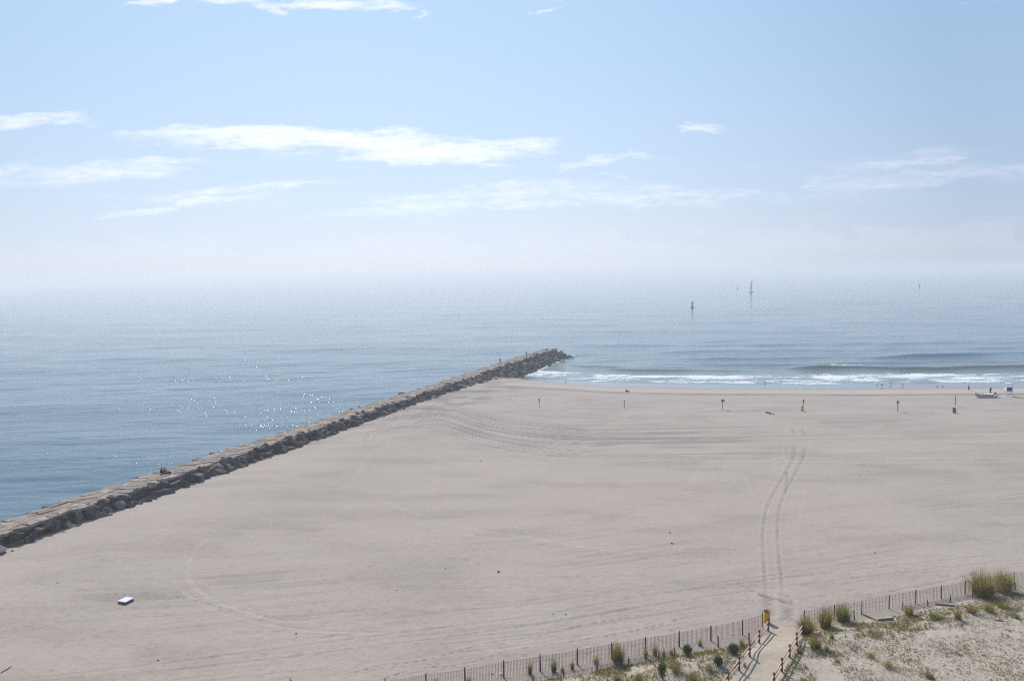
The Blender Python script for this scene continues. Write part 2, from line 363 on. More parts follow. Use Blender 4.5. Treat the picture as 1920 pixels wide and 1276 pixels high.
def build_terrain():
    t = np.concatenate([[-6, -3, -1.8, -1.2, -.95], np.arange(-.80, .80, .00155), [.9, 1.1, 1.6, 2.5, 4]])
    rows = [-80, -60, -40, -20, -5, 5, 12, 20, 26, 31, 34]
    y = 37.0
    while y < 262: rows.append(y); y += max(.05, y * y / (29 * 796) * .95)
    while y < 345: rows.append(y); y += 4
    R_ = np.array(rows); ny, nx = len(R_), len(t)
    X = t[None, :] * np.maximum(R_, 37)[:, None]; Y = np.repeat(R_[:, None], nx, 1)
    Z = height(X, Y)
    dark = np.zeros(X.shape); light = np.zeros(X.shape); dz = np.zeros(X.shape)
    s = Y - shoreY(X); q2 = Y - fenY(X); dj = X - MX(Y)
    # raked lanes that bend towards the jetty
    q = Y - .028 * np.maximum(0, 15 - X) ** 2 * sst(X, -45, -10) - .0 * X
    lane = fbm(X / 34, q / .75, 3, 21); lane2 = fbm(X / 60, q / 2.4, 3, 22); lane3 = fbm(X / 16, q / .45, 2, 23)
    wq = sst(q, 112, 124) * sst(q, 196, 176)
    patch = fbm(X / 26, Y / 12, 3, 24)
    strong = sst(q, 122, 130) * sst(q, 160, 146) * sst(X, -28, -8) * sst(X, 60, 25)
    dark += wq * (.32 + .85 * strong) * sst(lane, .50, .66) * (.4 + .9 * patch) + strong * .6 * sst(lane2, .48, .62) * (.3 + patch)
    light += wq * .35 * sst(lane3, .58, .75) * (.5 + patch)
    dz += -.02 * wq * sst(lane, .5, .7)
    # lanes along the dune fence
    l4 = fbm(X / 30, q2 / .42, 3, 31); l5 = fbm(X / 22, q2 / 1.6, 3, 32)
    wf = sst(q2, 0.8, 3) * sst(q2, 42, 20)
    wf = wf * (.25 + 1.1 * sst(fbm(X / 12, Y / 5, 3, 33), .35, .65))
    dark += wf * .26 * sst(l4, .52, .72); light += wf * .2 * sst(l5, .55, .75); dz += -.015 * wf * sst(l4, .5, .7)
    # fine raking everywhere on the beach
    l6 = fbm(X / 20, Y / .5, 3, 41)
    wb = sst(q2, 2, 10) * sst(s, -26, -34)
    wb = wb * sst(fbm(X / 18, Y / 9, 3, 43), .35, .7)
    dark += wb * .18 * sst(l6, .52, .74); light += wb * .12 * sst(1 - l6, .52, .74)
    bl_ = fbm(X / 9, Y / 4, 5, 44); dark += .30 * sst(bl_, .52, .70) * sst(q2, 1, 6) * sst(s, -26, -36); light += .25 * sst(bl_, .46, .30) * sst(q2, 1, 6)
    mott = fbm(X / .55, Y / .4, 3, 45); dark += .38 * sst(mott, .56, .78) * sst(q2, .5, 3) * sst(Y, 130, 60)
    dz += .035 * (fbm(X / .7, Y / .6, 3, 46) - .5) * sst(Y, 150, 60)
    # rough scuffed sand beside the jetty rocks
    sc = 2.1 * sst(dj, 26, 4) * sst(Y, 120, 185) * sst(s, -4, -14)
    dark += sc * (.55 * sst(fbm(X / 6, Y / 5, 4, 51), .42, .58) + .35 * sst(fbm(X / 3, Y / .8, 3, 52), .52, .68))
    # damp wrack line at the crest of the berm
    bl = np.interp(X, [-20, 5, 22, 43, 80, 115, 300], [212, 204.5, 196, 190, 185, 182, 178]) + (fbm(X / 14, X * 0, 3, 61) - .5) * 1.6
    dark += 1.5 * np.exp(-((Y - bl) / 1.7) ** 2) * (.6 + .7 * fbm(X / 5, Y * 0, 3, 62)) * sst(X, -14, 0)
    light += .65 * np.exp(-((Y - bl - 8.5) / 6.0) ** 2) * sst(X, -14, 0)  # sunlit seaward slope beyond the wrack line, painted as lighter sand
    dz += .10 * np.exp(-((Y - bl - 3) / 2.2) ** 2)
    # tyre tracks and footprints
    Xf = X.ravel(); Yf = Y.ravel(); Df = dark.ravel(); Lf = light.ravel(); Zf = dz.ravel()
    for pts, hw, dk, lt, dep, dot in TRK:
        P = smoothpts([G(a, b, 2.0)[:2] for a, b in pts]); A = np.array(P)
        lo = A.min(0) - 3 * hw - .6; hi = A.max(0) + 3 * hw + .6
        k = np.nonzero((Xf > lo[0]) & (Xf < hi[0]) & (Yf > lo[1]) & (Yf < hi[1]))[0]
        if not len(k): continue
        d, al, L = dist_poly(Xf[k], Yf[k], P)
        wpx = np.maximum(hw, Yf[k] * Yf[k] / (29 * 796) * .45)
        m = np.exp(-(d / wpx) ** 2 * 1.2) * (.55 + .8 * vn(al / 2.5, al * 0 + hw * 50, 71)) * sst(al, 0, L * .06) * sst(L - al, 0, L * .06)
        if dot:
            ph = al / .75; off = np.where(np.floor(ph) % 2 == 0, .13, -.13)
            m = m * (np.abs(ph % 1 - .5) < .24) * (vn(np.floor(ph), ph * 0, 72) > .35)
        if not dot: m = m * (.35 + 1.0 * sst(fbm(Xf[k] / .5, Yf[k] / .35, 3, 73), .36, .60)) * .76
        edge = np.exp(-((d - wpx * 1.9) / (wpx * .6)) ** 2)
        Df[k] += dk * m; Lf[k] += lt * m + .18 * dk * edge * (1 - dot); Zf[k] += -dep * m + dep * .5 * edge
    # random footprints near the fence and the path end
    n = 2600
    fx = RNG.uniform(-30, 60, n); fq = RNG.exponential(3.0, n) + .3
    fy = fenY(fx) + fq; keep = vn(fx / 3, fy / 1.2, 81) > .5
    cols = t
    for a, b in zip(fx[keep], fy[keep]):
        j = np.searchsorted(R_, b); i = np.searchsorted(cols, a / b)
        sl_ = (slice(max(0, j - 3), j + 3), slice(max(0, i - 3), i + 3))
        g = np.exp(-(((X[sl_] - a) / .12) ** 2 + ((Y[sl_] - b) / .09) ** 2)) * RNG.uniform(.2, .8)
        dark[sl_] += g * .8; dz[sl_] -= g * .05
    wet = sst(s, -2.5, 1.0)
    dune = sst(q2 + (fbm(X / 2, Y / 2, 3, 91) - .5) * 1.0, .1, -.9)
    Z = Z + dz * (1 - wet)
    V = np.stack([X, Y, Z], -1).reshape(-1, 3)
    idx = np.arange(ny * nx).reshape(ny, nx)
    F = np.stack([idx[:-1, :-1], idx[:-1, 1:], idx[1:, 1:], idx[1:, :-1]], -1).reshape(-1, 4)
    me = mesh_np('sand', V, F, True)
    add_attr(me, 'mask', [np.clip(dark, 0, 1.4).ravel(), np.clip(light, 0, 1.2).ravel(), wet.ravel()])
    add_attr(me, 'zone', [dune.ravel(), sst(Y, 40, 190).ravel(), np.clip(fbm(X / 30, Y / 30, 3, 95), 0, 1).ravel()])
    return me
def sand_material():
    m, t, b = material('beach_sand')
    p = pos(t)
    a = t.attr('mask'); s = t.new('ShaderNodeSeparateColor'); t.put(s.inputs[0], a)
    z = t.new('ShaderNodeSeparateColor'); t.put(z.inputs[0], t.attr('zone'))
    n1 = t.noise(p, 3.0, 8, .65); n2 = t.noise(p, .12, 4, .5); n3 = t.noise(t.vmul(p, (.25, 1.6, 1)), 1.0, 6, .6)
    grain = t.noise(p, 14.0, 4, .7)
    base = t.mix(t.ramp(n2, .3, .7), (.432, .364, .305), (.412, .355, .300))
    base = t.mix(z.outputs[2], base, (.472, .388, .322))
    base = t.mix(t.m('MULTIPLY', z.outputs[1], .6), base, (.415, .362, .314))
    base = t.mix(t.ramp(t.m('ADD', t.m('MULTIPLY', n1, .6), t.m('MULTIPLY', grain, .4)), .35, .68), t.mix(.22, base, (.21, .178, .15)), base)
    base = t.mix(t.m('MULTIPLY', t.ramp(n3, .5, .75), .12), base, (.27, .235, .205))
    base = t.mix(t.m('MULTIPLY', s.outputs[0], .62, clamp=True), base, (.21, .182, .16))
    base = t.mix(t.m('MULTIPLY', s.outputs[1], .50, clamp=True), base, (.52, .455, .405))
    # scattered specks and shells
    v = t.vor(p, 3.2); sp = t.m('MULTIPLY', t.ramp(v, .10, .05), t.ramp(t.noise(p, .6, 3), .52, .62))
    base = t.mix(t.m('MULTIPLY', sp, .40), base, (.14, .12, .11))
    # dune: bits of litter and dead grass over pale sand
    dn = z.outputs[0]
    base = t.mix(t.m('MULTIPLY', dn, .55), base, (.52, .44, .345))
    v2 = t.vor(t.vmul(p, (1, 1.7, 1)), 7.5); lit = t.m('MULTIPLY', t.ramp(v2, .26, .14), t.ramp(t.noise(p, 1.3, 4), .40, .58))
    base = t.mix(t.m('MULTIPLY', t.m('MULTIPLY', lit, dn), .75), base, t.mix(t.noise(p, 5.0), (.09, .065, .04), (.32, .24, .13)))
    wet = s.outputs[2]
    base = t.mix(wet, base, (.17, .165, .17))
    t.put(b.inputs['Base Color'], base)
    t.put(b.inputs['Roughness'], t.ramp(wet, 0, 1, .95, .16, False))
    t.put(b.inputs['Specular IOR Level'], t.ramp(wet, 0, 1, .15, .6, False))
    bh = t.m('ADD', t.m('MULTIPLY', n1, .8), t.m('MULTIPLY', grain, .3))
    bh = t.m('ADD', bh, t.m('MULTIPLY', lit, t.m('MULTIPLY', dn, .6)))
    bh = t.m('MULTIPLY', bh, t.ramp(wet, 0, 1, 1, .05, False))
    t.put(b.inputs['Normal'], t.bump(bh, .075, 1.0))
    return m
MAT['sand'] = sand_material()
tag(obj('sand_beach', build_terrain(), MAT['sand']), 'pale grey beach sand with tyre tracks and dunes', None, None, 'structure')

# trodden sand path between the two rail fences
def build_path():
    L = [(1437,1172),(1428,1195),(1410,1232),(1394,1262),(1378,1290),(1350,1335)]; R_ = [(1500,1176),(1490,1200),(1474,1232),(1458,1262),(1444,1290),(1420,1335)]
    L = smoothpts([GT(*p)[:2] for p in L], 10); R_ = smoothpts([GT(*p)[:2] for p in R_], 10)
    V = []; nx = 22
    for j, (l, r) in enumerate(zip(L, R_)):
        for i in range(nx):
            k = i / (nx - 1); e = (vn(j * .6, i * 0 + 3.3, 4) - .5) * .35 * (1 if i in (0, nx - 1) else 0)
            x = l[0] * (1 - k) + r[0] * k + e; y = l[1] * (1 - k) + r[1] * k
            edge = 4 * k * (1 - k)
            V.append((x, y, hgt(x, y) + .05 * min(1, edge * 4) - .03 + .02 * float(vn(x * 2, y * 2, 8))))
    F = [(j * nx + i, j * nx + i + 1, (j + 1) * nx + i + 1, (j + 1) * nx + i) for j in range(len(L) - 1) for i in range(nx - 1)]
    m, t, b = material('trodden_path_sand'); p = pos(t)
    n = t.noise(p, 2.0, 8, .65); c = t.mix(t.ramp(n, .3, .7), (.40, .335, .255), (.47, .40, .315))
    c = t.mix(t.m('MULTIPLY', t.ramp(t.noise(p, 16.0, 4, .7), .5, .7), .25), c, (.22, .18, .15))
    t.put(b.inputs['Base Color'], c); b.inputs['Roughness'].default_value = .95; b.inputs['Specular IOR Level'].default_value = .15
    t.put(b.inputs['Normal'], t.bump(n, .05))
    o = obj('path', mesh_np('path', np.array(V), np.array(F), True), m); tag(o, 'beige sand path between two rail fences', None, None, 'structure')
build_path()

# ------------------------------------------------------------------ sea
def build_sea():
    t = np.concatenate([[-9, -4, -2, -1.3, -1.0], np.arange(-.82, .82, .0026), [.95, 1.2, 2, 4, 9]])
    rows = [70, 76]
    y = 80.0
    while y < 320: rows.append(y); y += max(.22, y * y / (31 * 796) * .34)
    while y < 12000: rows.append(y); y += max(.8, y * y / (31 * 796) * .5) if y < 2500 else y * .12
    rows.append(12000)
    R_ = np.array(rows); ny, nx = len(R_), len(t)
    X = t[None, :] * R_[:, None]; Y = np.repeat(R_[:, None], nx, 1)
    dY = np.gradient(R_)[:, None] * np.ones((1, nx)); dX = .0026 * Y
    Z = np.zeros(X.shape); rg = np.random.default_rng(5)
    calm = .55 + .75 * fbm(X / 90, Y / 45, 3, 7)
    for k in range(34):
        lam = 3.2 * (1.10 ** k); ang = rg.normal(0, .32); kx, ky = sin(ang) * 2 * pi / lam, cos(ang) * 2 * pi / lam
        amp = .0030 * lam ** .70
        vis = np.clip((lam / np.maximum(dY * 2.2, dX * abs(tan(ang)) * 2.2 + 1e-6)) - .6, 0, 1)
        ph = rg.uniform(0, 6.28); w_ = kx * X + ky * Y + ph
        Z += amp * vis * (np.sin(w_) + .25 * np.cos(2 * w_)) * (calm if lam < 30 else 1)
    s = Y - shoreY(X); dj = X - TX(Y); bay = sst(dj, 3, 14)
    fade = sst(s, 5, 60); Z *= np.where(bay > 0, fade * bay + (1 - bay), 1)
    foam = np.zeros(X.shape); green = np.zeros(X.shape)
    wob = (fbm(X / 18, X * 0 + 1.5, 3, 12) - .5) * 8
    def crest(s0, amp, face, back, xa, xb, xw=12, seed=0):
        nonlocal Z
        d = s - s0 - wob * .6 - (vn(X / 45, X * 0 + seed, 13) - .5) * 8
        prof = np.where(d < 0, np.exp(-(d / face) ** 2), np.exp(-(d / back) ** 2))
        A = amp * sst(X, xa - xw, xa + xw) * sst(X, xb + xw, xb - xw) * (.55 + .75 * vn(X / 22, X * 0 + seed, 14))
        Z += A * prof * bay
        return d, A
    crest(46, 1.25, 1.5, 6, 92, 330, 10, 1)
    crest(41, .45, 1.3, 5, 30, 75, 10, 2)
    crest(80, .75, 2.2, 8, 128, 330, 14, 3); crest(76, .55, 2.0, 8, 62, 112, 14, 4)
    crest(58, .30, 1.8, 6, 45, 300, 14, 5); crest(104, .35, 2.5, 9, 60, 330, 20, 6); crest(130, .3, 3, 10, 20, 330, 20, 8)
    crest(48, .4, 1.5, 6, 20, 60, 10, 9)
    # broken white water
    f1 = fbm(X / 7, Y / 3.0, 4, 15); f2 = fbm(X / 2.2, Y / 1.2, 3, 16)
    d1 = s - (26 + wob * .5); w1 = 3.2 + 4.5 * vn(X / 26, X * 0, 17) + 4 * sst(X, 130, 165)
    band = np.exp(-(d1 / w1) ** 2) * (.50 + .9 * vn(X / 15, X * 0 + 9, 18))
    d2 = s - (14 + wob * .35 + 3 * (vn(X / 30, X * 0 + 4, 19) - .5)); band = np.maximum(band, .8 * np.exp(-(d1 / 1.7) ** 2) * (.6 + .6 * vn(X / 9, X * 0 + 2, 28)))
    band2 = np.exp(-(d2 / (2.2 + 2.2 * vn(X / 12, X * 0, 20))) ** 2) * (.35 + .7 * vn(X / 20, X * 0 + 3, 25))
    d3 = s - 20 - wob * .4; lace = np.exp(-(d3 / 10) ** 2) * (.60 + .22 * sst(X, 70, 150))
    foam = np.maximum(np.maximum(band * .9, band2), lace) * (.1 + 1.35 * f1) * (.5 + .8 * f2)
    edge = np.exp(-((s - (9.2 + wob * .3 + 2 * (vn(X / 9, X * 0, 26) - .5))) / .8) ** 2) * .6 * vn(X / 16, X * 0 + 7, 27)
    foam = np.maximum(foam, edge)
    # spill on one breaking crest
    foam = np.maximum(foam, .9 * np.exp(-((s - 48.5 - wob * .6) / 1.6) ** 2) * sst(X, 98, 102) * sst(X, 122, 112) * f2 * 1.4)
    foam = foam * sst(X, -2, 6) * bay
    # foam where water meets the jetty rocks near its head
    foam = np.maximum(foam, .8 * np.exp(-((dj - JW - 5.5) / 1.6) ** 2) * sst(Y, 225, 235) * sst(Y, 308, 300) * sst(f2, .45, .6))
    foam = np.maximum(foam, .4 * np.exp(-((dj + 3.2) / .9) ** 2) * sst(f2, .55, .7) * sst(Y, 308, 300))
    Z += .22 * np.clip(foam, 0, 1) * (.5 + f2) * bay * sst(s, 11, 20)
    green = np.exp(-((s - 46) / 14) ** 2) * bay + sst(s, 70, 10) * .5 * bay
    Z = Z + .03 * sst(s, 14, 8) * 0
    V = np.stack([X, Y, Z], -1).reshape(-1, 3)
    idx = np.arange(ny * nx).reshape(ny, nx)
    F = np.stack([idx[:-1, :-1], idx[:-1, 1:], idx[1:, 1:], idx[1:, :-1]], -1).reshape(-1, 4)
    me = mesh_np('sea', V, F, True)
    add_attr(me, 'surf', [np.clip(foam, 0, 1.3).ravel(), np.clip(green, 0, 1).ravel(), calm.ravel()])
    return me
def sea_material():
    m, t, b = material('sea_water'); p = pos(t)
    s = t.new('ShaderNodeSeparateColor'); t.put(s.inputs[0], t.attr('surf'))
    fo, gr = s.outputs[0], s.outputs[1]
    lace = t.noise(p, 1.1, 7, .68, .5)
    fm = t.ramp(t.m('ADD', fo, t.m('MULTIPLY', t.m('SUBTRACT', lace, .5), 1.3)), .31, .60)
    fm = t.m('MULTIPLY', fm, t.ramp(fo, .03, .18))
    wc = t.mix(gr, (.045, .115, .155), (.085, .125, .115))
    wc = t.mix(t.m('MULTIPLY', t.ramp(fo, .0, .5), .5), wc, (.34, .40, .42))
    t.put(b.inputs['Base Color'], t.mix(fm, wc, (.74, .75, .77)))
    t.put(b.inputs['Roughness'], t.ramp(fm, 0, 1, .09, .85, False)); b.inputs['IOR'].default_value = 1.333
    b.inputs['Specular IOR Level'].default_value = .5
    h1 = t.noise(t.vmul(p, (.30, .62, 1)), 1.0, 4, .55, .3)
    h2 = t.noise(t.vmul(p, (.9, 1.7, 1)), 1.0, 5, .6, .4)
    wind = t.ramp(t.noise(t.vmul(p, (.008, .02, 1)), 1.0, 4, .6), .35, .65, .55, 1.15)
    h = t.m('MULTIPLY', t.m('ADD', t.m('MULTIPLY', h1, .62), t.m('MULTIPLY', h2, .30)), wind)
    t.put(b.inputs['Normal'], t.bump(t.m('ADD', h, t.m('MULTIPLY', fm, .15)), .285, 1.0))
    return m
MAT['sea'] = sea_material()
tag(obj('sea_water', build_sea(), MAT['sea']), 'blue sea with small swell and surf', None, None, 'structure')

# ------------------------------------------------------------------ jetty
def stone_mat(name, c1, c2, wetz=None):
    m, t, b = material(name); p = pos(t)
    ri = t.attr('tone', 'Color')
    n = t.noise(p, 1.4, 7, .65); n2 = t.noise(p, 7.0, 6, .7)
    c = t.mix(t.ramp(t.m('ADD', t.m('MULTIPLY', n, .6), t.m('MULTIPLY', n2, .4)), .35, .65), c1, c2)
    c = t.mix(1.0, c, ri, 'MULTIPLY')
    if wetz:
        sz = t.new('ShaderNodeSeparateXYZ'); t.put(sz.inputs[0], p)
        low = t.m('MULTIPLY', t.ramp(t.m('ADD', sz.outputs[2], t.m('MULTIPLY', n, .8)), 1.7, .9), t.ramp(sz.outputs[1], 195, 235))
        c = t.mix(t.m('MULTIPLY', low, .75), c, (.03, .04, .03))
    t.put(b.inputs['Base Color'], c); b.inputs['Roughness'].default_value = .85; b.inputs['Specular IOR Level'].default_value = .3
    t.put(b.inputs['Normal'], t.bump(t.m('ADD', n, t.m('MULTIPLY', n2, .4)), .12, .8))
    return m
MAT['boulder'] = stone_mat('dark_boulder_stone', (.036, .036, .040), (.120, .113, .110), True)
MAT['slab'] = stone_mat('tan_slab_stone', (.20, .16, .13), (.35, .29, .24))
def hull_shape(seed):
    rd = random.Random(seed); bm = bmesh.new()
    for _ in range(10):
        v = Vector((rd.gauss(0, 1), rd.gauss(0, 1), rd.gauss(0, 1))).normalized()
        mx = max(abs(v.x), abs(v.y), abs(v.z)); v = v * (.62 + .38 / mx * .9)
        bm.verts.new(v * rd.uniform(.88, 1.0))
    r_ = bmesh.ops.convex_hull(bm, input=bm.verts)
    bmesh.ops.delete(bm, geom=[g for g in r_['geom_interior'] if isinstance(g, bmesh.types.BMVert)], context='VERTS')
    bmesh.ops.dissolve_limit(bm, angle_limit=radians(14), verts=bm.verts, edges=bm.edges)
    bmesh.ops.bevel(bm, geom=list(bm.edges), offset=.035, segments=1, affect='EDGES', profile=.6)
    bmesh.ops.triangulate(bm, faces=bm.faces)
    bm.verts.ensure_lookup_table()
    V = np.array([v.co[:] for v in bm.verts]); F = np.array([[v.index for v in f.verts] for f in bm.faces]); bm.free()
    return V, F
SHAPES = [hull_shape(100 + i) for i in range(26)]
def rotm(a, b, c):
    return np.array((Matrix.Rotation(c, 3, 'Z') @ Matrix.Rotation(b, 3, 'Y') @ Matrix.Rotation(a, 3, 'X')))
def boulder_geo(rd, c, sz, up_tilt=.5):
    V, F = rd.choice(SHAPES)
    R_ = rotm(rd.gauss(0, up_tilt), rd.gauss(0, up_tilt), rd.uniform(0, 6.28))
    V = (V * np.array(sz)) @ R_.T + np.array(c)
    g = rd.uniform(.45, 1.75); wr = rd.uniform(-.05, .07)
    return V, F, (g * (1 + wr), g, g * (1 - wr * .8))
def build_jetty():
    root = empty('stone_jetty', (-24, 190, 0))
    tag(root, 'long rock jetty with flat tan stone top and dark boulder sides running out to sea', 'jetty')
    off = np.array([-24, 190, 0]); rd = random.Random(3)
    rocks = []
    y = 62.0
    while y < 298:
        dirx = (float(TX(y + 2)) - float(TX(y - 2))) / 4; nrm = 1 / sqrt(1 + dirx * dirx)
        # beach side, two or three tiers
        tip = max(0, min(1, (y - 190) / 60)); base = max(-.4, min(1.4, hgt(float(MX(y)) + 4, y) - .1))
        wid = 1.75 + 4.7 * tip
        tiers = 3 + int(round(2 * tip))
        for k in range(tiers):
            u = (k + rd.uniform(-.3, .3)) / (tiers - 1); dd = -.05 + u * (wid + .3)
            z = 3.05 - (3.05 - base) * u
            sz = rd.uniform(.92, 1.35); el = rd.uniform(.95, 1.35)
            c = (float(MX(y)) + dd + rd.uniform(-.2, .2), y + rd.uniform(-.7, .7), z - sz * .36 + rd.uniform(-.14, .12))
            rocks.append((c, (sz * el, sz * .9, sz * rd.uniform(.6, .8)), .38))
        # seaward side
        for k in range(2):
            sz = rd.uniform(.6, 1.05)
            c = (float(TX(y)) - .4 - k * 1.9 + rd.uniform(-.25, .25), y + rd.uniform(-.8, .8), 2.62 - k * 1.25 - sz * .32 + (rd.uniform(0, .40) if rd.random() < .25 and k == 0 else 0))
            rocks.append((c, (sz * 1.15, sz, sz * .6), .35))
        y += rd.uniform(1.2, 1.6)
    for _ in range(70):        # rounded head of the jetty
        a = rd.uniform(-1.9, 1.9); r_ = rd.uniform(1.5, 6.5); hx, hy = float(TX(296)) + JW / 2, 296
        ex, ey = .33, .94
        dx = ex * cos(a) - ey * sin(a) * .9; dy = ey * cos(a) + ex * sin(a) * .9
        sz = rd.uniform(.7, 1.25)
        rocks.append(((hx + dx * r_, hy + dy * r_ * .8, max(-.3, 2.7 - r_ * .33) - sz * .25), (sz * 1.2, sz, sz * .65), .5))
    # the beach-side rocks nearest the camera are parts of their own
    order = sorted(range(len(rocks)), key=lambda i: (rocks[i][0][1] + (60 if rocks[i][0][0] < float(TX(rocks[i][0][1])) + 1 else 0)) if abs(rocks[i][0][0] / rocks[i][0][1]) < .66 else 1e4)
    near = set(order[:99]); VV, FF, TT, n = [], [], [], 0
    for i, (c, sz, tl) in enumerate(rocks):
        V, F, tone = boulder_geo(rd, c, sz, tl)
        if i in near:
            cc = np.array(c); me = mesh_np('boulder', V - cc, F); add_attr(me, 'tone', tone)
            obj('boulder', me, MAT['boulder'], root, Vector(cc - off))
        else:
            VV.append(V); FF.append(F + n); TT.append(np.tile(tone, (len(V), 1))); n += len(V)
    V = np.concatenate(VV) - off; me = mesh_np('boulders', V, np.concatenate(FF)); T_ = np.concatenate(TT)
    add_attr(me, 'tone', [T_[:, 0], T_[:, 1], T_[:, 2]])
    tag(obj('boulders', me, MAT['boulder'], root), kind='stuff')
    # core
    V, F = [], []
    ys = np.arange(60, 297, 3.0)
    for k, yy in enumerate(ys):
        tx = float(TX(yy))
        for x, z in ((tx - 1.2, -3.5), (tx + .35, 2.7), (tx + JW - .35, 2.7), (tx + JW + .1, .8), (tx + JW + 1.2, -3.5)): V.append((x, yy, z))
        if k:
            for i in range(4): a = (k - 1) * 5 + i; F.append((a, a + 1, a + 6, a + 5))
    me = mesh_np('core', np.array(V) - off, np.array(F)); add_attr(me, 'tone', (.6, .58, .56)); obj('core', me, MAT['boulder'], root)
    # paving slabs: irregular stones with open joints
    VV, FF, TT, n = [], [], [], 0
    lanes = 4; rowl = 1.5; nr = int((297 - 60) / rowl)
    gx = np.zeros((nr + 1, lanes + 1, 2))
    for j in range(nr + 1):
        yy = 60 + j * rowl
        for i in range(lanes + 1):
            e = 0 if i in (0, lanes) else 1
            x = float(TX(yy)) + .05 + (JW - .1) * (i / lanes) + e * rd.uniform(-.32, .32) + (1 - e) * (1 if i == 0 else -1) * rd.uniform(-.35, .55)
            gx[j, i] = (x, yy + rd.uniform(-.52, .52) + (i % 2) * .35)
    for j in range(nr):
        for i in range(lanes):
            P = [gx[j, i], gx[j, i + 1], gx[j + 1, i + 1], gx[j + 1, i]]
            cpt = sum(P) / 4; mids = []
            P2 = []
            for a in range(4):
                A, B = P[a], P[(a + 1) % 4]; P2.append(A); P2.append((A + B) / 2 + np.array([rd.uniform(-.08, .08), rd.uniform(-.08, .08)]))
            z = 3.14 + rd.gauss(0, .035); tx_, ty_ = rd.gauss(0, .02), rd.gauss(0, .02)
            ring = []
            for sc_, dzz in ((.965, -.35), (.955, -.05), (.90, 0.0)):
                for Q in P2:
                    q = cpt + (Q - cpt) * sc_; ring.append((q[0], q[1], z + dzz + tx_ * (q[0] - cpt[0]) + ty_ * (q[1] - cpt[1])))
            ring.append((cpt[0], cpt[1], z + .015))
            V = np.array(ring); F = []
            for r_ in range(2):
                for a in range(8): F.append((r_ * 8 + a, r_ * 8 + (a + 1) % 8, r_ * 8 + 8 + (a + 1) % 8, r_ * 8 + 8 + a))
            for a in range(8): F.append((16 + a, 16 + (a + 1) % 8, 24, 24))
            tri = []
            for f in F:
                tri.append(f[:3])
                if f[2] != f[3]: tri.append((f[0], f[2], f[3]))
            VV.append(V); FF.append(np.array(tri) + n); n += len(V)
            g = rd.uniform(.72, 1.22); wr = rd.uniform(-.04, .10); TT.append(np.tile((g * (1 + wr), g, g * (1 - wr)), (len(V), 1)))
    me = mesh_np('walkway', np.concatenate(VV) - off, np.concatenate(FF)); T_ = np.concatenate(TT); add_attr(me, 'tone', [T_[:, 0], T_[:, 1], T_[:, 2]])
    obj('walkway', me, MAT['slab'], root)
build_jetty()

# ------------------------------------------------------------------ small mesh helpers
def bm_tube(bm, pts, r, seg=8, cap=True, mi=0):
    rings = []; pts = [Vector(p) for p in pts]; rs = r if hasattr(r, '__len__') else [r] * len(pts)
    for i, p in enumerate(pts):
        d = (pts[min(i + 1, len(pts) - 1)] - pts[max(i - 1, 0)]).normalized()
        a = d.orthogonal().normalized() if abs(d.z) < .95 else Vector((1, 0, 0)); a = (a - d * a.dot(d)).normalized(); b = d.cross(a)
        rings.append([bm.verts.new(p + (a * cos(2 * pi * k / seg) + b * sin(2 * pi * k / seg)) * rs[i]) for k in range(seg)])
    for A, B in zip(rings[:-1], rings[1:]):
        for k in range(seg):
            f = bm.faces.new((A[k], A[(k + 1) % seg], B[(k + 1) % seg], B[k])); f.smooth = True; f.material_index = mi
    if cap:
        bm.faces.new(rings[0][::-1]).material_index = mi; bm.faces.new(rings[-1]).material_index = mi
def bm_box(bm, c, s, rot=None, bev=.0, mi=0):
    mt = Matrix.Translation(c) @ (rot.to_4x4() if rot else Matrix.Identity(4)) @ Matrix.Diagonal((*s, 1))
    r_ = bmesh.ops.create_cube(bm, size=1, matrix=mt)
    fs = set(f for v in r_['verts'] for f in v.link_faces)
    for f in fs: f.material_index = mi
    if bev: bmesh.ops.bevel(bm, geom=list({e for f in fs for e in f.edges}), offset=bev, segments=1, affect='EDGES')
def bm_lathe(bm, prof, seg=24, mi=0, smooth=True):
    rings = [[bm.verts.new((r_ * cos(2 * pi * k / seg), r_ * sin(2 * pi * k / seg), z)) for k in range(seg)] for r_, z in prof]
    for A, B in zip(rings[:-1], rings[1:]):
        for k in range(seg):
            f = bm.faces.new((A[k], A[(k + 1) % seg], B[(k + 1) % seg], B[k])); f.smooth = smooth; f.material_index = mi
    return rings

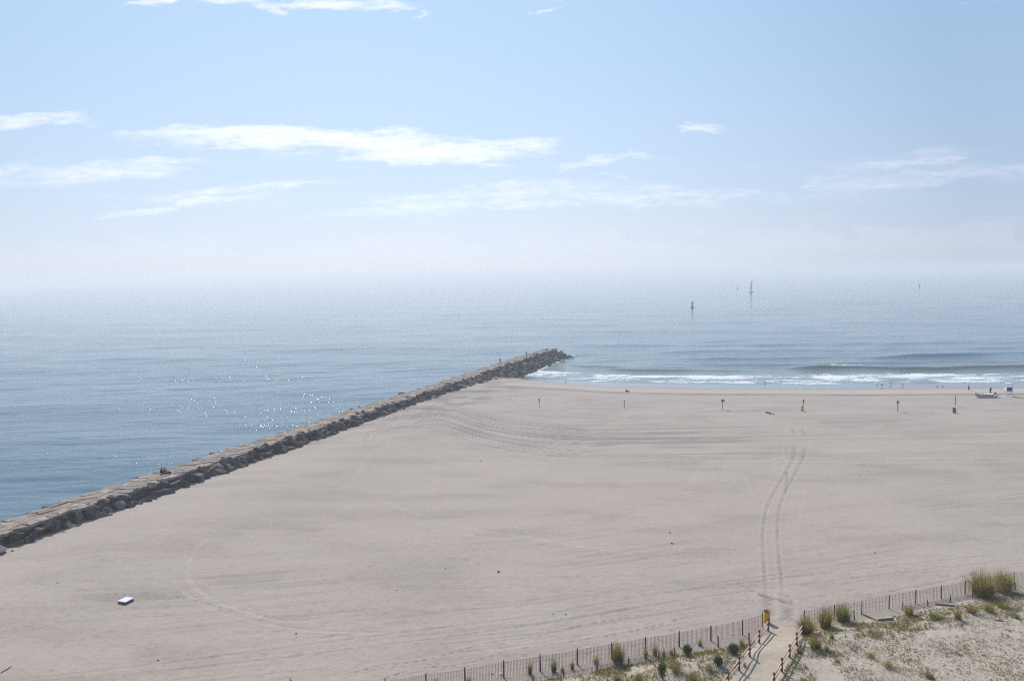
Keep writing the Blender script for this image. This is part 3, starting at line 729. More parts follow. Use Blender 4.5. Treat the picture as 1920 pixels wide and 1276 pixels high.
# ------------------------------------------------------------------ slatted sand fences
def wpost(parent, base, height_, lean=(0, 0), r=.045, mat='post', name='post', origin=None):
    bm = bmesh.new(); n = 5; rd = random.Random(int(base[0] * 100)); o = origin or Vector((0, 0, 0))
    pts = [Vector((lean[0] * k / n + rd.uniform(-.01, .01), lean[1] * k / n, height_ * k / n - (.35 if k == 0 else 0))) for k in range(n + 1)]
    bm_tube(bm, pts, [r * 1.05, r * 1.0, r, r * .95, r * .95, r * .85], 8)
    return obj(name, bm, MAT[mat], parent, Vector(base) - o)
def sand_fence(name, tops, label, hgt_=1.2, posth=None, group=None, seed=1, pitch=.112, bury=.05, postlist=None):
    """tops: world base points of the posts along the run"""
    rd = random.Random(seed); o0 = Vector(tops[0])
    root = empty(name, o0); tag(root, label, 'fence', group)
    for i, p in enumerate(tops):
        if postlist is None or i in postlist:
            wpost(root, p, (posth if posth else hgt_ + .1) + rd.uniform(-.03, .05), (rd.uniform(-.06, .02), rd.uniform(-.03, .03)), origin=o0)
    for a, b in zip(tops[:-1], tops[1:]):
        bm = bmesh.new(); a = Vector(a); b = Vector(b); L = (b - a).xy.length; n = max(2, int(L / pitch)); d = (b - a).normalized(); nr = Vector((-d.y, d.x, 0)).normalized()
        sag = rd.uniform(.0, .05); rows = []
        for k in range(n):
            u = (k + .5) / n; x = a.x + (b.x - a.x) * u; y = a.y + (b.y - a.y) * u
            w_ = rd.uniform(.030, .040); tl = rd.gauss(0, .012); zt = (a.z + hgt_) * (1 - u) + (b.z + hgt_) * u - sag * 4 * u * (1 - u) + rd.gauss(0, .012) * 1
            zb = hgt(x, y) - bury
            if zt - zb < .12: zt = zb + .12
            c = Vector((x, y, (zt + zb) / 2)) + nr * (.03 + .012 * sin(k * 2.1)) - o0
            rot = Matrix.Rotation(atan2(d.y, d.x) + rd.gauss(0, .12), 3, 'Z') @ Matrix.Rotation(tl, 3, 'Y')
            bm_box(bm, c, (w_, .010, zt - zb), rot)
            rows.append((x, y, zb, zt))
        for f_ in (.12, .38, .64, .9):
            pts = [Vector((r_[0], r_[1], r_[2] + bury + (r_[3] - r_[2] - bury) * f_)) + nr * .045 - o0 for r_ in rows[::3] + [rows[-1]]]
            bm_tube(bm, pts, .004, 4, mi=1)
        obj('slat_panel', bm, [MAT['slat'], MAT['wire']], root)
    return root
LF = [(730,1292),(799,1281),(872.5,1283),(945,1269),(1013.5,1257.5),(1083,1246),(1147.5,1234.5),(1211,1223),(1273.8,1212),(1333.4,1201),(1392.7,1190),(1430,1177)]
LF[1] = (799,1294); LF[0] = (722,1306)
sand_fence('sand_fence', [GT(*p) for p in LF], 'long slatted sand fence left of the path, tall pinkish brown slats wired to dark posts', 1.2, 1.3, 'slatted sand fences along the dune', 2)
RF = [(1508,1170),(1563.8,1160),(1615.5,1151),(1667,1141),(1717,1131),(1765,1122),(1809.6,1113),(1856,1104),(1902,1096),(1950,1087),(2000,1077)]
sand_fence('sand_fence', [GT(*p) for p in RF], 'long grey slatted sand fence right of the path, running behind the big grass clumps', 1.18, 1.25, 'slatted sand fences along the dune', 3, pitch=.155)
L2 = [(950,1292),(1000,1280),(1057,1268),(1120,1256),(1179.5,1244),(1235.6,1232),(1266,1226)]
sand_fence('sand_fence', [GT(*p) for p in L2], 'old half buried sand fence with short slats in front of the tall left fence', .38, .55, 'slatted sand fences along the dune', 4, pitch=.10)
R2 = [(1692,1143),(1740,1136),(1782,1128),(1824,1119),(1862,1112),(1904,1104)]
sand_fence('sand_fence', [GT(*p) for p in R2], 'old half buried sand fence with short dark slats in front of the right fence', .36, .62, 'slatted sand fences along the dune', 6, pitch=.13)
for (px, py), hh, lb in (((1347,1213), .95, 'lone weathered dark post left of the path, the one farther from the path'), ((1405,1207), .95, 'lone weathered dark post close beside the left rail fence'),
                         ((1602,1162), .85, 'short lone dark post beside the third large grass clump')):
    p = GT(px, py); o = wpost(None, p, hh, (-.04, 0), .055, name='wooden_post'); o.location = p; tag(o, lb, 'post', 'lone fence posts on the dune')

# ------------------------------------------------------------------ rail fences along the path
def rail_fence(pix, label, seed, hh):
    pts = [GT(*p) for p in pix]; o0 = pts[0]; rd = random.Random(seed)
    root = empty('rail_fence', o0); tag(root, label, 'fence', 'wooden rail fences beside the sand path')
    for i, p in enumerate(pts):
        bm = bmesh.new(); bm_tube(bm, [(0, 0, -.4), (0, 0, hh - .16), (rd.uniform(-.01, .01), 0, hh - .12), (0, 0, hh - .08), (0, 0, hh), (0, 0, hh + .05)], [.085, .08, .055, .075, .085, .03], 10)
        obj('post', bm, MAT['railpost'], root, p - o0)
    for a, b in zip(pts[:-1], pts[1:]):
        d = (b - a).normalized(); nr = Vector((-d.y, d.x, 0)).normalized()
        for zz in (hh * .42, hh * .80):
            bm = bmesh.new(); bm_tube(bm, [a - o0 + Vector((0, 0, zz)) - d * .1, (a + b) / 2 - o0 + Vector((0, 0, zz + rd.uniform(-.03, .02))), b - o0 + Vector((0, 0, zz + rd.uniform(-.02, .03))) + d * .1], [.045, .055, .048], 8)
            obj('rail', bm, MAT['rail'], root)
LR = [(1440.5,1182),(1423.5,1204.5),(1405.5,1229.5),(1386,1256),(1365,1284),(1342,1315)]
RR = [(1504.5,1189),(1493.5,1209),(1480.5,1232),(1465.8,1258),(1451,1286),(1434,1316)]
rail_fence(LR, 'reddish brown rail fence on the left side of the path, starting at the yellow barrel', 1, 1.02)
rail_fence(RR, 'reddish brown rail fence on the right side of the path, ending at a grass clump', 2, .98)

# ------------------------------------------------------------------ barrels
def barrel(loc, hh, r, mat, label, tilt=0):
    root = empty('trash_barrel', loc); root.rotation_euler = (0, tilt, 0); tag(root, label, 'barrel', 'trash barrels on the beach')
    bm = bmesh.new()
    prof = [(r * .98, -.05), (r, .02), (r, hh * .32), (r * 1.03, hh * .335), (r * 1.03, hh * .355), (r, hh * .37), (r, hh * .64), (r * 1.03, hh * .655), (r * 1.03, hh * .675), (r, hh * .69), (r, hh - .01), (r * .95, hh - .01), (r * .95, .06)]
    R_ = bm_lathe(bm, prof, 28); bm.faces.new(R_[-1]); obj('drum', bm, MAT[mat], root)
    bm = bmesh.new(); n = 28
    ringp = [Vector((cos(2 * pi * k / n) * r * 1.0, sin(2 * pi * k / n) * r * 1.0, hh)) for k in range(n + 1)]; bm_tube(bm, ringp, .022, 6, False); obj('rim', bm, MAT['rustrim'], root)
    bm = bmesh.new(); bmesh.ops.create_circle(bm, cap_ends=True, segments=24, radius=r * .93, matrix=Matrix.Translation((0, 0, hh * .72)))
    obj('liner', bm, MAT['black'], root)
    return root
barrel(GT(1438, 1166.5), 1.0, .255, 'yellow', 'tall yellow trash barrel with dark rusty rim at the end of the left rail fence')
barrel(GT(1504.3, 770.5), .95, .24, 'yellow', 'small distant yellow trash barrel in front of a beach sign post')
barrel(GT(1789.5, 773.5), .98, .30, 'rust', 'dark red trash barrel standing on the far beach in front of a bare post', radians(-4))

# ------------------------------------------------------------------ beach signs
def sign(px, py, hh, w_, h_, face, back, label, turn=0, lean=0, double=False):
    p = GT(px, py); root = empty('beach_sign', p, turn); root.rotation_euler = (0, lean, turn); tag(root, label, 'sign', 'sign posts across the beach')
    bm = bmesh.new(); bm_box(bm, (0, 0, hh / 2 - .2), (.11, .10, hh + .4), None, .012); obj('post', bm, MAT['post'], root)
    bm = bmesh.new(); bm_box(bm, (0, -.075, hh - h_ / 2), (w_, .03, h_), None, .006); pl = obj('sign_board', bm, MAT[back], root)
    bm = bmesh.new(); bm_box(bm, (0, -.094, hh - h_ / 2), (w_ * .9, .006, h_ * .92)); f = obj('sign_face', bm, MAT[face], pl)
    return root, pl
sign(1011, 763, 1.95, .26, .62, 'signdark', 'signyel', 'narrow brown and yellow edged sign on a thin post, leftmost of the beach signs')
sign(1170.5, 765.5, 1.75, .26, .36, 'signgrey', 'signdark', 'thin dark post with a very small head, second beach sign from the left')
sign(1354.5, 767, 2.15, .74, .56, 'signgrey', 'signgrey', 'grey post with a wide rectangular grey sign board', 0, radians(2))
sign(1505.6, 768, 2.2, .30, .50, 'signdark', 'signdark', 'dark narrow sign post rising behind the small yellow barrel', 0, radians(2))
r_, pl = sign(1683, 770.5, 2.15, .56, .60, 'signred', 'signred', 'square red sign with a small white mark on a thin grey post')
bm = bmesh.new(); bm_box(bm, (0, -.101, 2.15 - .30), (.16, .006, .18)); obj('white_mark', bm, MAT['whitec'], pl)
o = wpost(None, GT(1791, 760), 2.25, (.04, 0), .075, 'steel', 'wooden_post'); o.location = GT(1791, 760); tag(o, 'bare tall grey post without a sign, behind the dark red barrel', 'post')

# ------------------------------------------------------------------ lifeguard chair and boat
def lifeguard_chair(loc, rz):
    root = empty('lifeguard_chair', loc, rz); tag(root, 'tall white lifeguard chair with blue back panel and flat roof facing the sea', 'chair')
    for sx_ in (-1, 1):
        for sy in (-1, 1):
            bm = bmesh.new(); bm_tube(bm, [(sx_ * .78, sy * .85, -.2), (sx_ * .60, sy * .5, 1.35), (sx_ * .58, sy * .45, 2.95 if sy < 0 else 2.0)], .055, 8); obj('leg', bm, MAT['white'], root)
    bm = bmesh.new(); bm_box(bm, (0, 0, 1.32), (1.3, 1.1, .08), None, .01); bm_box(bm, (0, .1, 1.62), (1.15, .7, .07), None, .01); obj('seat', bm, MAT['white'], root)
    bm = bmesh.new(); bm_box(bm, (0, -.52, 1.62), (1.12, .05, 1.02), None, .01); bm.faces.ensure_lookup_table(); obj('back_panel', bm, MAT['blue'], root)
    for sx_ in (-1, 1):
        bm = bmesh.new(); bm_box(bm, (sx_ * .64, -.05, 1.70), (.06, .95, .62), None, .01); obj('side_panel', bm, MAT['white'], root)
    bm = bmesh.new(); bm_box(bm, (0, -.08, 2.98), (1.36, .95, .09), None, .02); obj('roof', bm, MAT['white'], root)
    bm = bmesh.new()
    bm_tube(bm, [(-.76, -.84, .15), (.66, -.62, 1.0)], .04, 6); bm_tube(bm, [(.76, -.84, .15), (-.66, -.62, 1.0)], .04, 6); obj('cross_brace', bm, MAT['steel'], root)
    bm = bmesh.new(); bm_box(bm, (-.78, 0, .02), (.12, 2.1, .12), None, .01); bm_box(bm, (.78, 0, .02), (.12, 2.1, .12), None, .01); obj('skid', bm, MAT['white'], root)
lifeguard_chair(GT(1890.5, 742.5), radians(-8))
def rescue_boat(loc, rz):
    root = empty('rescue_boat', loc, rz); tag(root, 'white lifeguard rowing boat lying on the sand beside the lifeguard chair', 'boat')
    bm = bmesh.new(); n = 15; secs = []
    for i in range(n):
        u = i / (n - 1); x = -2.55 + 5.1 * u
        bw = .82 * (sin(pi * min(1, u * .62 + .02)) ** .75) * (1 if u < .9 else 1 - (u - .9) * 1.2); sheer = .72 + .28 * (1 - u) ** 3 * 1.6 - .02 * u
        keel = .06 + .55 * (max(0, .14 - u) / .14) ** 2
        ring = []
        for a in (-1, -.92, -.7, -.35, 0, .35, .7, .92, 1):
            ring.append(bm.verts.new((x, a * bw, keel + (sheer - keel) * abs(a) ** 2.4)))
        secs.append(ring)
    for A, B in zip(secs[:-1], secs[1:]):
        for k in range(8): f = bm.faces.new((A[k], A[k + 1], B[k + 1], B[k])); f.smooth = True
    bm.faces.new(secs[-1]); bmesh.ops.solidify(bm, geom=bm.faces, thickness=.05)
    obj('hull', bm, MAT['hull'], root)
    bm = bmesh.new()
    for sg in (0, 8): bm_tube(bm, [v + Vector((0, 0, .02)) for v in [Vector((-2.55 + 5.1 * i / (n - 1), (-1 if sg == 0 else 1) * .82 * (sin(pi * min(1, i / (n - 1) * .62 + .02)) ** .75) * (1 if i / (n - 1) < .9 else 1 - (i / (n - 1) - .9) * 1.2), .72 + .28 * (1 - i / (n - 1)) ** 3 * 1.6 - .02 * i / (n - 1))) for i in range(n)]], .04, 6)
    obj('gunwale', bm, MAT['white'], root)
    bm = bmesh.new(); bm_box(bm, (-.2, 0, .70), (2.9, 1.36, .05), None, .01); bm_box(bm, (-1.9, 0, .86), (.8, .95, .05), Matrix.Rotation(radians(9), 3, 'Y'), .01); obj('deck', bm, MAT['hull'], root)
    for x in (.1, 1.3):
        bm = bmesh.new(); bm_box(bm, (x, 0, .745), (.26, 1.4, .04), None, .008); obj('seat', bm, MAT['white'], root)
    bm = bmesh.new(); bm_box(bm, (2.15, -.1, .86), (.42, .42, .36), None, .06); bm_box(bm, (2.15, -.1, .68), (.2, .2, .3), None, .02); obj('motor', bm, MAT['black'], root)
    for sg in (-1, 1):
        bm = bmesh.new(); bmesh.ops.create_cone(bm, cap_ends=True, segments=20, radius1=.22, radius2=.22, depth=.12, matrix=Matrix.Translation((1.75, sg * .86, .17)) @ Matrix.Rotation(pi / 2, 4, 'X')); obj('wheel', bm, MAT['black'], root)
rescue_boat(GT(1848, 744.5), radians(3))

# ------------------------------------------------------------------ people
def skin_mesh(name, verts, edges, rad, mat, parent, sub=1, loc=None):
    me = bpy.data.meshes.new(name); me.from_pydata([tuple(v) for v in verts], edges, [])
    o = bpy.data.objects.new('tmp', me); COL.objects.link(o)
    md = o.modifiers.new('s', 'SKIN'); md.use_smooth_shade = True
    for i, r_ in enumerate(rad):
        me.skin_vertices[0].data[i].radius = (r_, r_) if not hasattr(r_, '__len__') else r_
    me.skin_vertices[0].data[0].use_root = True
    if sub: o.modifiers.new('b', 'SUBSURF').levels = sub
    o.modifiers[-1].levels = sub
    dg = bpy.context.evaluated_depsgraph_get(); nm = bpy.data.meshes.new_from_object(o.evaluated_get(dg)); nm.name = name
    bpy.data.objects.remove(o); bpy.data.meshes.remove(me)
    nm.materials.clear(); nm.materials.append(mat)
    q = bpy.data.objects.new(name, nm); COL.objects.link(q); q.parent = parent
    if loc is not None: q.location = loc
    return q
def person(loc, rz, label, pose='stand', k=1.0, shirt='navy', trousers='blackc', hat=None, group=None, arms='down'):
    root = empty('person', loc, rz); tag(root, label, 'person', group)
    root.scale = (k, k, k)
    # faces -Y locally; J: joints
    J = {}
    if pose == 'stand':
        J.update(pel=(0, 0, .93), wai=(0, .01, 1.08), che=(0, .0, 1.30), nec=(0, 0, 1.47), hd=(0, -.02, 1.60), top=(0, -.01, 1.70))
        for s_, n_ in ((-1, 'L'), (1, 'R')):
            J['hip' + n_] = (s_ * .09, 0, .88); J['kn' + n_] = (s_ * .11, -.02 - .02 * s_, .48); J['an' + n_] = (s_ * .12, .03, .08); J['to' + n_] = (s_ * .15, -.13, .03)
    else:
        J.update(pel=(0, 0, .12), wai=(0, -.02, .27), che=(0, -.08, .48), nec=(0, -.12, .64), hd=(0, -.15, .77), top=(0, -.15, .87))
        for s_, n_ in ((-1, 'L'), (1, 'R')):
            J['hip' + n_] = (s_ * .10, -.05, .12); J['kn' + n_] = (s_ * .16, -.42, .42); J['an' + n_] = (s_ * .15, -.60, .08); J['to' + n_] = (s_ * .17, -.76, .03)
    base = Vector(J['che'])
    for s_, n_ in ((-1, 'L'), (1, 'R')):
        J['sh' + n_] = tuple(base + Vector((s_ * .18, 0, .10)))
        if arms == 'down' and pose == 'stand':
            J['el' + n_] = (s_ * .25, .02, 1.12); J['wr' + n_] = (s_ * .25, -.07, .88); hd_ = Vector((0, -.02, -.08))
        elif pose == 'stand':      # holding something in front
            J['el' + n_] = (s_ * .25, -.02, 1.14); J['wr' + n_] = (s_ * .12, -.26, 1.16); hd_ = Vector((-s_ * .03, -.07, 0))
        else:
            J['el' + n_] = tuple(base + Vector((s_ * .24, -.14, -.12))); J['wr' + n_] = (s_ * .14, -.40, .46); hd_ = Vector((-s_ * .02, -.07, .01))
        J['pa' + n_] = tuple(Vector(J['wr' + n_]) + hd_)
        for f_ in range(5):
            sp = (f_ - 2) * .018; th = f_ == (0 if s_ > 0 else 4)
            J['f%d%s' % (f_, n_)] = tuple(Vector(J['pa' + n_]) + Vector((sp * (1.8 if th else 1), -.01, 0)) + hd_ * (.35 if th else .75 - .08 * abs(f_ - 2)))
    rad = dict(pel=.125, wai=.105, che=.125, nec=.05, hd=(.078, .092), top=.055)
    for n_ in 'LR':
        rad.update({'hip' + n_: .085, 'kn' + n_: .055, 'an' + n_: .038, 'to' + n_: .035, 'sh' + n_: .052, 'el' + n_: .038, 'wr' + n_: .026, 'pa' + n_: .032})
        for f_ in range(5): rad['f%d%s' % (f_, n_)] = .009
    E_ = [('pel', 'wai'), ('wai', 'che'), ('che', 'nec'), ('nec', 'hd'), ('hd', 'top')]
    for n_ in 'LR':
        E_ += [('pel', 'hip' + n_), ('hip' + n_, 'kn' + n_), ('kn' + n_, 'an' + n_), ('an' + n_, 'to' + n_), ('che', 'sh' + n_), ('sh' + n_, 'el' + n_), ('el' + n_, 'wr' + n_), ('wr' + n_, 'pa' + n_)]
        E_ += [('pa' + n_, 'f%d%s' % (f_, n_)) for f_ in range(5)]
    names = ['pel'] + [n for n in J if n != 'pel']; ix = {n: i for i, n in enumerate(names)}
    skin_mesh('body', [J[n] for n in names], [(ix[a], ix[b]) for a, b in E_], [rad[n] for n in names], MAT['skin'], root, 2)
    def sub(nm, keep, grow, mat):
        ns = [n for n in names if n in keep]; jx = {n: i for i, n in enumerate(ns)}
        return skin_mesh(nm, [J[n] for n in ns], [(jx[a], jx[b]) for a, b in E_ if a in jx and b in jx], [((rad[n] + grow) if not hasattr(rad[n], '__len__') else rad[n]) for n in ns], MAT[mat], root, 2)
    sub('trousers', ['pel', 'wai'] + [a + n for a in ('hip', 'kn', 'an') for n in 'LR'], .028, trousers)
    sub('shirt', ['wai', 'che'] + [a + n for a in ('sh', 'el') for n in 'LR'] + ['pel'], .04, shirt)
    sub('shoes', ['anL', 'toL'], .015, 'blackc'); sub('shoes', ['anR', 'toR'], .015, 'blackc')
    hd_ = Vector(J['hd'])
    # face: nose, eyes, ears on the body's head
    bm = bmesh.new()
    bmesh.ops.create_icosphere(bm, subdivisions=1, radius=.016, matrix=Matrix.Translation(hd_ + Vector((0, -.098, 0))))
    for s_ in (-1, 1): bmesh.ops.create_icosphere(bm, subdivisions=1, radius=.02, matrix=Matrix.Translation(hd_ + Vector((s_ * .082, 0, 0))))
    obj('nose_and_ears', bm, MAT['skin'], root)
    bm = bmesh.new()
    for s_ in (-1, 1): bmesh.ops.create_icosphere(bm, subdivisions=1, radius=.009, matrix=Matrix.Translation(hd_ + Vector((s_ * .03, -.088, .02))))
    obj('eyes', bm, MAT['black'], root)
    bm = bmesh.new(); r_ = bmesh.ops.create_icosphere(bm, subdivisions=2, radius=.105, matrix=Matrix.Translation(hd_ + Vector((0, .018, .03))) @ Matrix.Diagonal((.92, 1, 1, 1)))
    bmesh.ops.delete(bm, geom=[v for v in bm.verts if v.co.z < hd_.z - .01 and v.co.y < hd_.y + .03], context='VERTS'); obj('hair', bm, MAT['hair'], root)
    if hat:
        bm = bmesh.new()
        R_ = bm_lathe(bm, [(.20, -.005), (.20, .01), (.115, .03), (.105, .10), (.06, .13), (.005, .135)], 16); h_ = obj('hat', bm, MAT[hat], root, hd_ + Vector((0, 0, .06)))
    return root
JZ = 3.16
def gz(px, py, z): return Vector(G(px, py, z))
person(gz(937.8, 681, JZ), radians(190), 'person in dark clothes standing fishing on the jetty, farther from the jetty tip', 'stand', 1.0, 'navy', 'navy', None, 'people standing on the jetty', 'front')
person(gz(986.8, 667.3, JZ), radians(160), 'person in black standing on the jetty, nearer to the jetty tip', 'stand', .95, 'blackc', 'blackc', None, 'people standing on the jetty')
person(gz(1025.3, 656.6, JZ), radians(200), 'small dark figure sitting at the outer end of the jetty', 'sit', 1.0, 'blackc', 'blackc', None)
person(gz(301.5, 888.3, JZ), radians(120), 'person in black clothes sitting on the near part of the jetty beside another', 'sit', 1.12, 'blackc', 'blackc', None, 'anglers sitting on the jetty')
person(gz(308.5, 886.0, JZ), radians(200), 'person in pale shirt and white hat sitting on the near part of the jetty', 'sit', 1.12, 'pinkc', 'blackc', 'whitec', 'anglers sitting on the jetty')
person(GT(1816.2, 731.4), radians(15), 'small person in light shirt and dark trousers standing at the wet sand edge', 'stand', .92, 'whitec', 'navy', None)
person(GT(1857, 739), radians(200), 'person in dark clothes standing behind the white lifeguard boat', 'stand', 1.0, 'navy', 'navy', None)
def bucket():
    root = empty('bucket', gz(315, 885.8, JZ)); tag(root, 'white fishing bucket standing next to the seated anglers on the jetty', 'bucket')
    bm = bmesh.new(); R_ = bm_lathe(bm, [(.14, 0), (.17, .38), (.18, .40), (.165, .39), (.13, .03)], 20); bm.faces.new(R_[-1]); bm.faces.new(R_[0][::-1]); obj('tub', bm, MAT['whitec'], root)
    bm = bmesh.new(); bm_tube(bm, [(.18 * cos(a), .02, .38 + .16 * sin(a)) for a in np.linspace(0, pi, 9)], .006, 5); obj('handle', bm, MAT['steel'], root)
bucket()
def bag():
    root = empty('tackle_bag', gz(317.5, 887.6, JZ), .5); tag(root, 'dark tackle bag on the jetty stones beside the white bucket', 'bag')
    bm = bmesh.new(); bm_box(bm, (0, 0, .15), (.55, .30, .30), None, .07); obj('bag_body', bm, MAT['blackc'], root)
    bm = bmesh.new(); bm_tube(bm, [(.2 * cos(a), 0, .28 + .14 * sin(a)) for a in np.linspace(0, pi, 9)], .015, 6); obj('handle', bm, MAT['blackc'], root)
bag()
def rod(loc, rz, label):
    root = empty('fishing_rod', loc, rz); tag(root, label, 'fishing rod')
    bm = bmesh.new(); bm_tube(bm, [(0, 0, 0), (0, -.9, 1.3), (0, -1.7, 2.3), (0, -2.1, 2.7)], [.016, .011, .007, .004], 6); obj('pole', bm, MAT['black'], root)
    bm = bmesh.new(); bmesh.ops.create_cone(bm, cap_ends=True, segments=12, radius1=.05, radius2=.05, depth=.06, matrix=Matrix.Translation((.04, -.25, .36)) @ Matrix.Rotation(pi / 2, 4, 'Y')); obj('reel', bm, MAT['steel'], root)
rod(gz(310.5, 885.6, JZ + .02), radians(190), 'thin fishing rod propped up beside the seated anglers')
rod(gz(937.8, 681, JZ + .95), radians(190), 'thin fishing rod held by the standing angler')

# ------------------------------------------------------------------ gulls
def gull(px, py, k, label, rz):
    root = empty('gull', GT(px, py), rz); root.scale = (k, k, k); tag(root, label, 'bird', 'gulls resting on the wet sand')
    bm = bmesh.new(); bm_tube(bm, [(-.26, 0, .20), (-.12, 0, .20), (0, 0, .19), (.10, 0, .22), (.15, 0, .29), (.19, 0, .33), (.23, 0, .33)], [.012, .06, .085, .065, .04, .045, .015], 10); obj('body', bm, MAT['gullw'], root)
    for s_ in (-1, 1):
        bm = bmesh.new(); bm_tube(bm, [(-.32, s_ * .03, .20), (-.12, s_ * .07, .22), (.06, s_ * .06, .23)], [.01, .05, .03], 8); obj('wing', bm, MAT['gull'], root)
        bm = bmesh.new(); bm_tube(bm, [(0, s_ * .03, .14), (.01, s_ * .03, .0), (.05, s_ * .03, .0)], .009, 5); obj('leg', bm, MAT['signyel'], root)
    bm = bmesh.new(); bm_tube(bm, [(.22, 0, .33), (.29, 0, .315)], [.014, .004], 6); obj('beak', bm, MAT['signyel'], root)
for px, py, k, l, rz in ((1645, 721, 1.9, 'gull on the wet sand, leftmost of the group of four right of the surf', 1.2), (1654, 724, 1.9, 'gull standing nearest the dry sand in the group of four', .3), (1669, 721, 1.9, 'gull on the wet sand, third from left in the group of four', 2.8),
                      (1692, 723, 1.7, 'gull standing apart at the right of the group of four', 3.3), (1758, 727, 2.0, 'left gull of the close pair on the wet sand', .1), (1767, 727, 1.8, 'right gull of the close pair on the wet sand', 3.0), (1434, 719, 1.9, 'lone gull in the shallow foam near the middle of the shore', 2.0), (1061, 715, 1.7, 'lone gull on the wet sand near the jetty', .8)):
    gull(px, py, k, l, rz)

# ------------------------------------------------------------------ buoys and yacht
def buoy(px, py, k, label, mat='buoyd'):
    root = empty('navigation_buoy', gz(px, py, 0)); root.scale = (k, k, k); tag(root, label, 'buoy', 'navigation buoys at sea')
    bm = bmesh.new(); R_ = bm_lathe(bm, [(.9, -.6), (1.25, -.2), (1.3, .35), (1.15, .6), (.3, .7)], 24); bm.faces.new(R_[0][::-1]); bm.faces.new(R_[-1]); obj('float', bm, MAT[mat], root)
    bm = bmesh.new()
    for a in range(4):
        c_, s_ = cos(a * pi / 2 + .5), sin(a * pi / 2 + .5); bm_tube(bm, [(c_ * .85, s_ * .85, .6), (c_ * .38, s_ * .38, 3.5)], .07, 6)
    for z, r_ in ((1.6, .69), (2.6, .53)):
        bm_tube(bm, [(cos(a) * r_, sin(a) * r_, z) for a in np.linspace(0, 2 * pi, 9)], .05, 5)
    R2_ = bm_lathe(bm, [(.62, .65), (.30, 3.35)], 8, 0, False)
    obj('tower', bm, MAT[mat], root)
    bm = bmesh.new(); R_ = bm_lathe(bm, [(.55, 3.3), (.62, 3.4), (.62, 4.3), (.45, 4.5)], 16); bm.faces.new(R_[0][::-1]); bm.faces.new(R_[-1]); obj('top_mark', bm, MAT[mat], root)
    bm = bmesh.new(); R_ = bm_lathe(bm, [(.16, 4.5), (.18, 4.9), (.1, 5.05)], 12); bm.faces.new(R_[-1]); obj('lantern', bm, MAT['steel'], root)
buoy(1298, 576.8, 1.15, 'nearest dark navigation buoy floating left of the sailing yacht')
buoy(1383, 541, 1.0, 'small hazy buoy just left of the sailing yacht')
buoy(1724, 537.5, 1.1, 'faint hazy buoy far out at the right of the yacht')
def yacht(px, py):
    root = empty('sailing_yacht', gz(px, py, 0), radians(48)); root.scale = (1.0,) * 3; tag(root, 'sailing yacht with tall leaning mast far out in the haze', 'sailing boat')
    root.rotation_euler = (0, radians(4), radians(40))
    bm = bmesh.new(); n = 13; secs = []
    for i in range(n):
        u = i / (n - 1); x = -5 + 10 * u; bw = 1.6 * (1 - max(0, u - .45) ** 2 / .3025 * .98) * (.75 + .25 * min(1, u * 3)); sh = 1.1 + .35 * u * u
        secs.append([bm.verts.new((x, a * bw, -.5 + (sh + .5) * abs(a) ** 2.2)) for a in (-1, -.85, -.5, 0, .5, .85, 1)])
    for A, B in zip(secs[:-1], secs[1:]):
        for q in range(6): bm.faces.new((A[q], A[q + 1], B[q + 1], B[q])).smooth = True
        bm.faces.new((A[6], A[0], B[0], B[6]))
    bm.faces.new(secs[0]); obj('hull', bm, MAT['boatd'], root)
    bm = bmesh.new(); bm_box(bm, (-.2, 0, 1.45), (3.8, 1.7, .6), None, .15); obj('cabin', bm, MAT['hull'], root)
    bm = bmesh.new(); bm_tube(bm, [(1, 0, 1.1), (.6, 0, 20.5)], [.13, .09], 8); obj('mast', bm, MAT['steel'], root)
    bm = bmesh.new(); bm_tube(bm, [(.9, 0, 2.6), (-3.8, .5, 2.5)], .1, 8); obj('boom', bm, MAT['steel'], root)
    bm = bmesh.new(); N = 10
    for j in range(N + 1):
        v = j / N; z = 2.9 + v * 16.8; L = 3.9 * (1 - v) ** .8 + .12
        for i in range(6):
            u = i / 5; bm.verts.new((.85 - .3 * v - L * u, .55 * sin(pi * u * .8) * (1 - v) + u * .45, z))
    bm.verts.ensure_lookup_table()
    for j in range(N):
        for i in range(5): bm.faces.new([bm.verts[k_] for k_ in (j * 6 + i, j * 6 + i + 1, (j + 1) * 6 + i + 1, (j + 1) * 6 + i)]).smooth = True
    obj('mainsail', bm, MAT['sail'], root)
yacht(1409, 548)

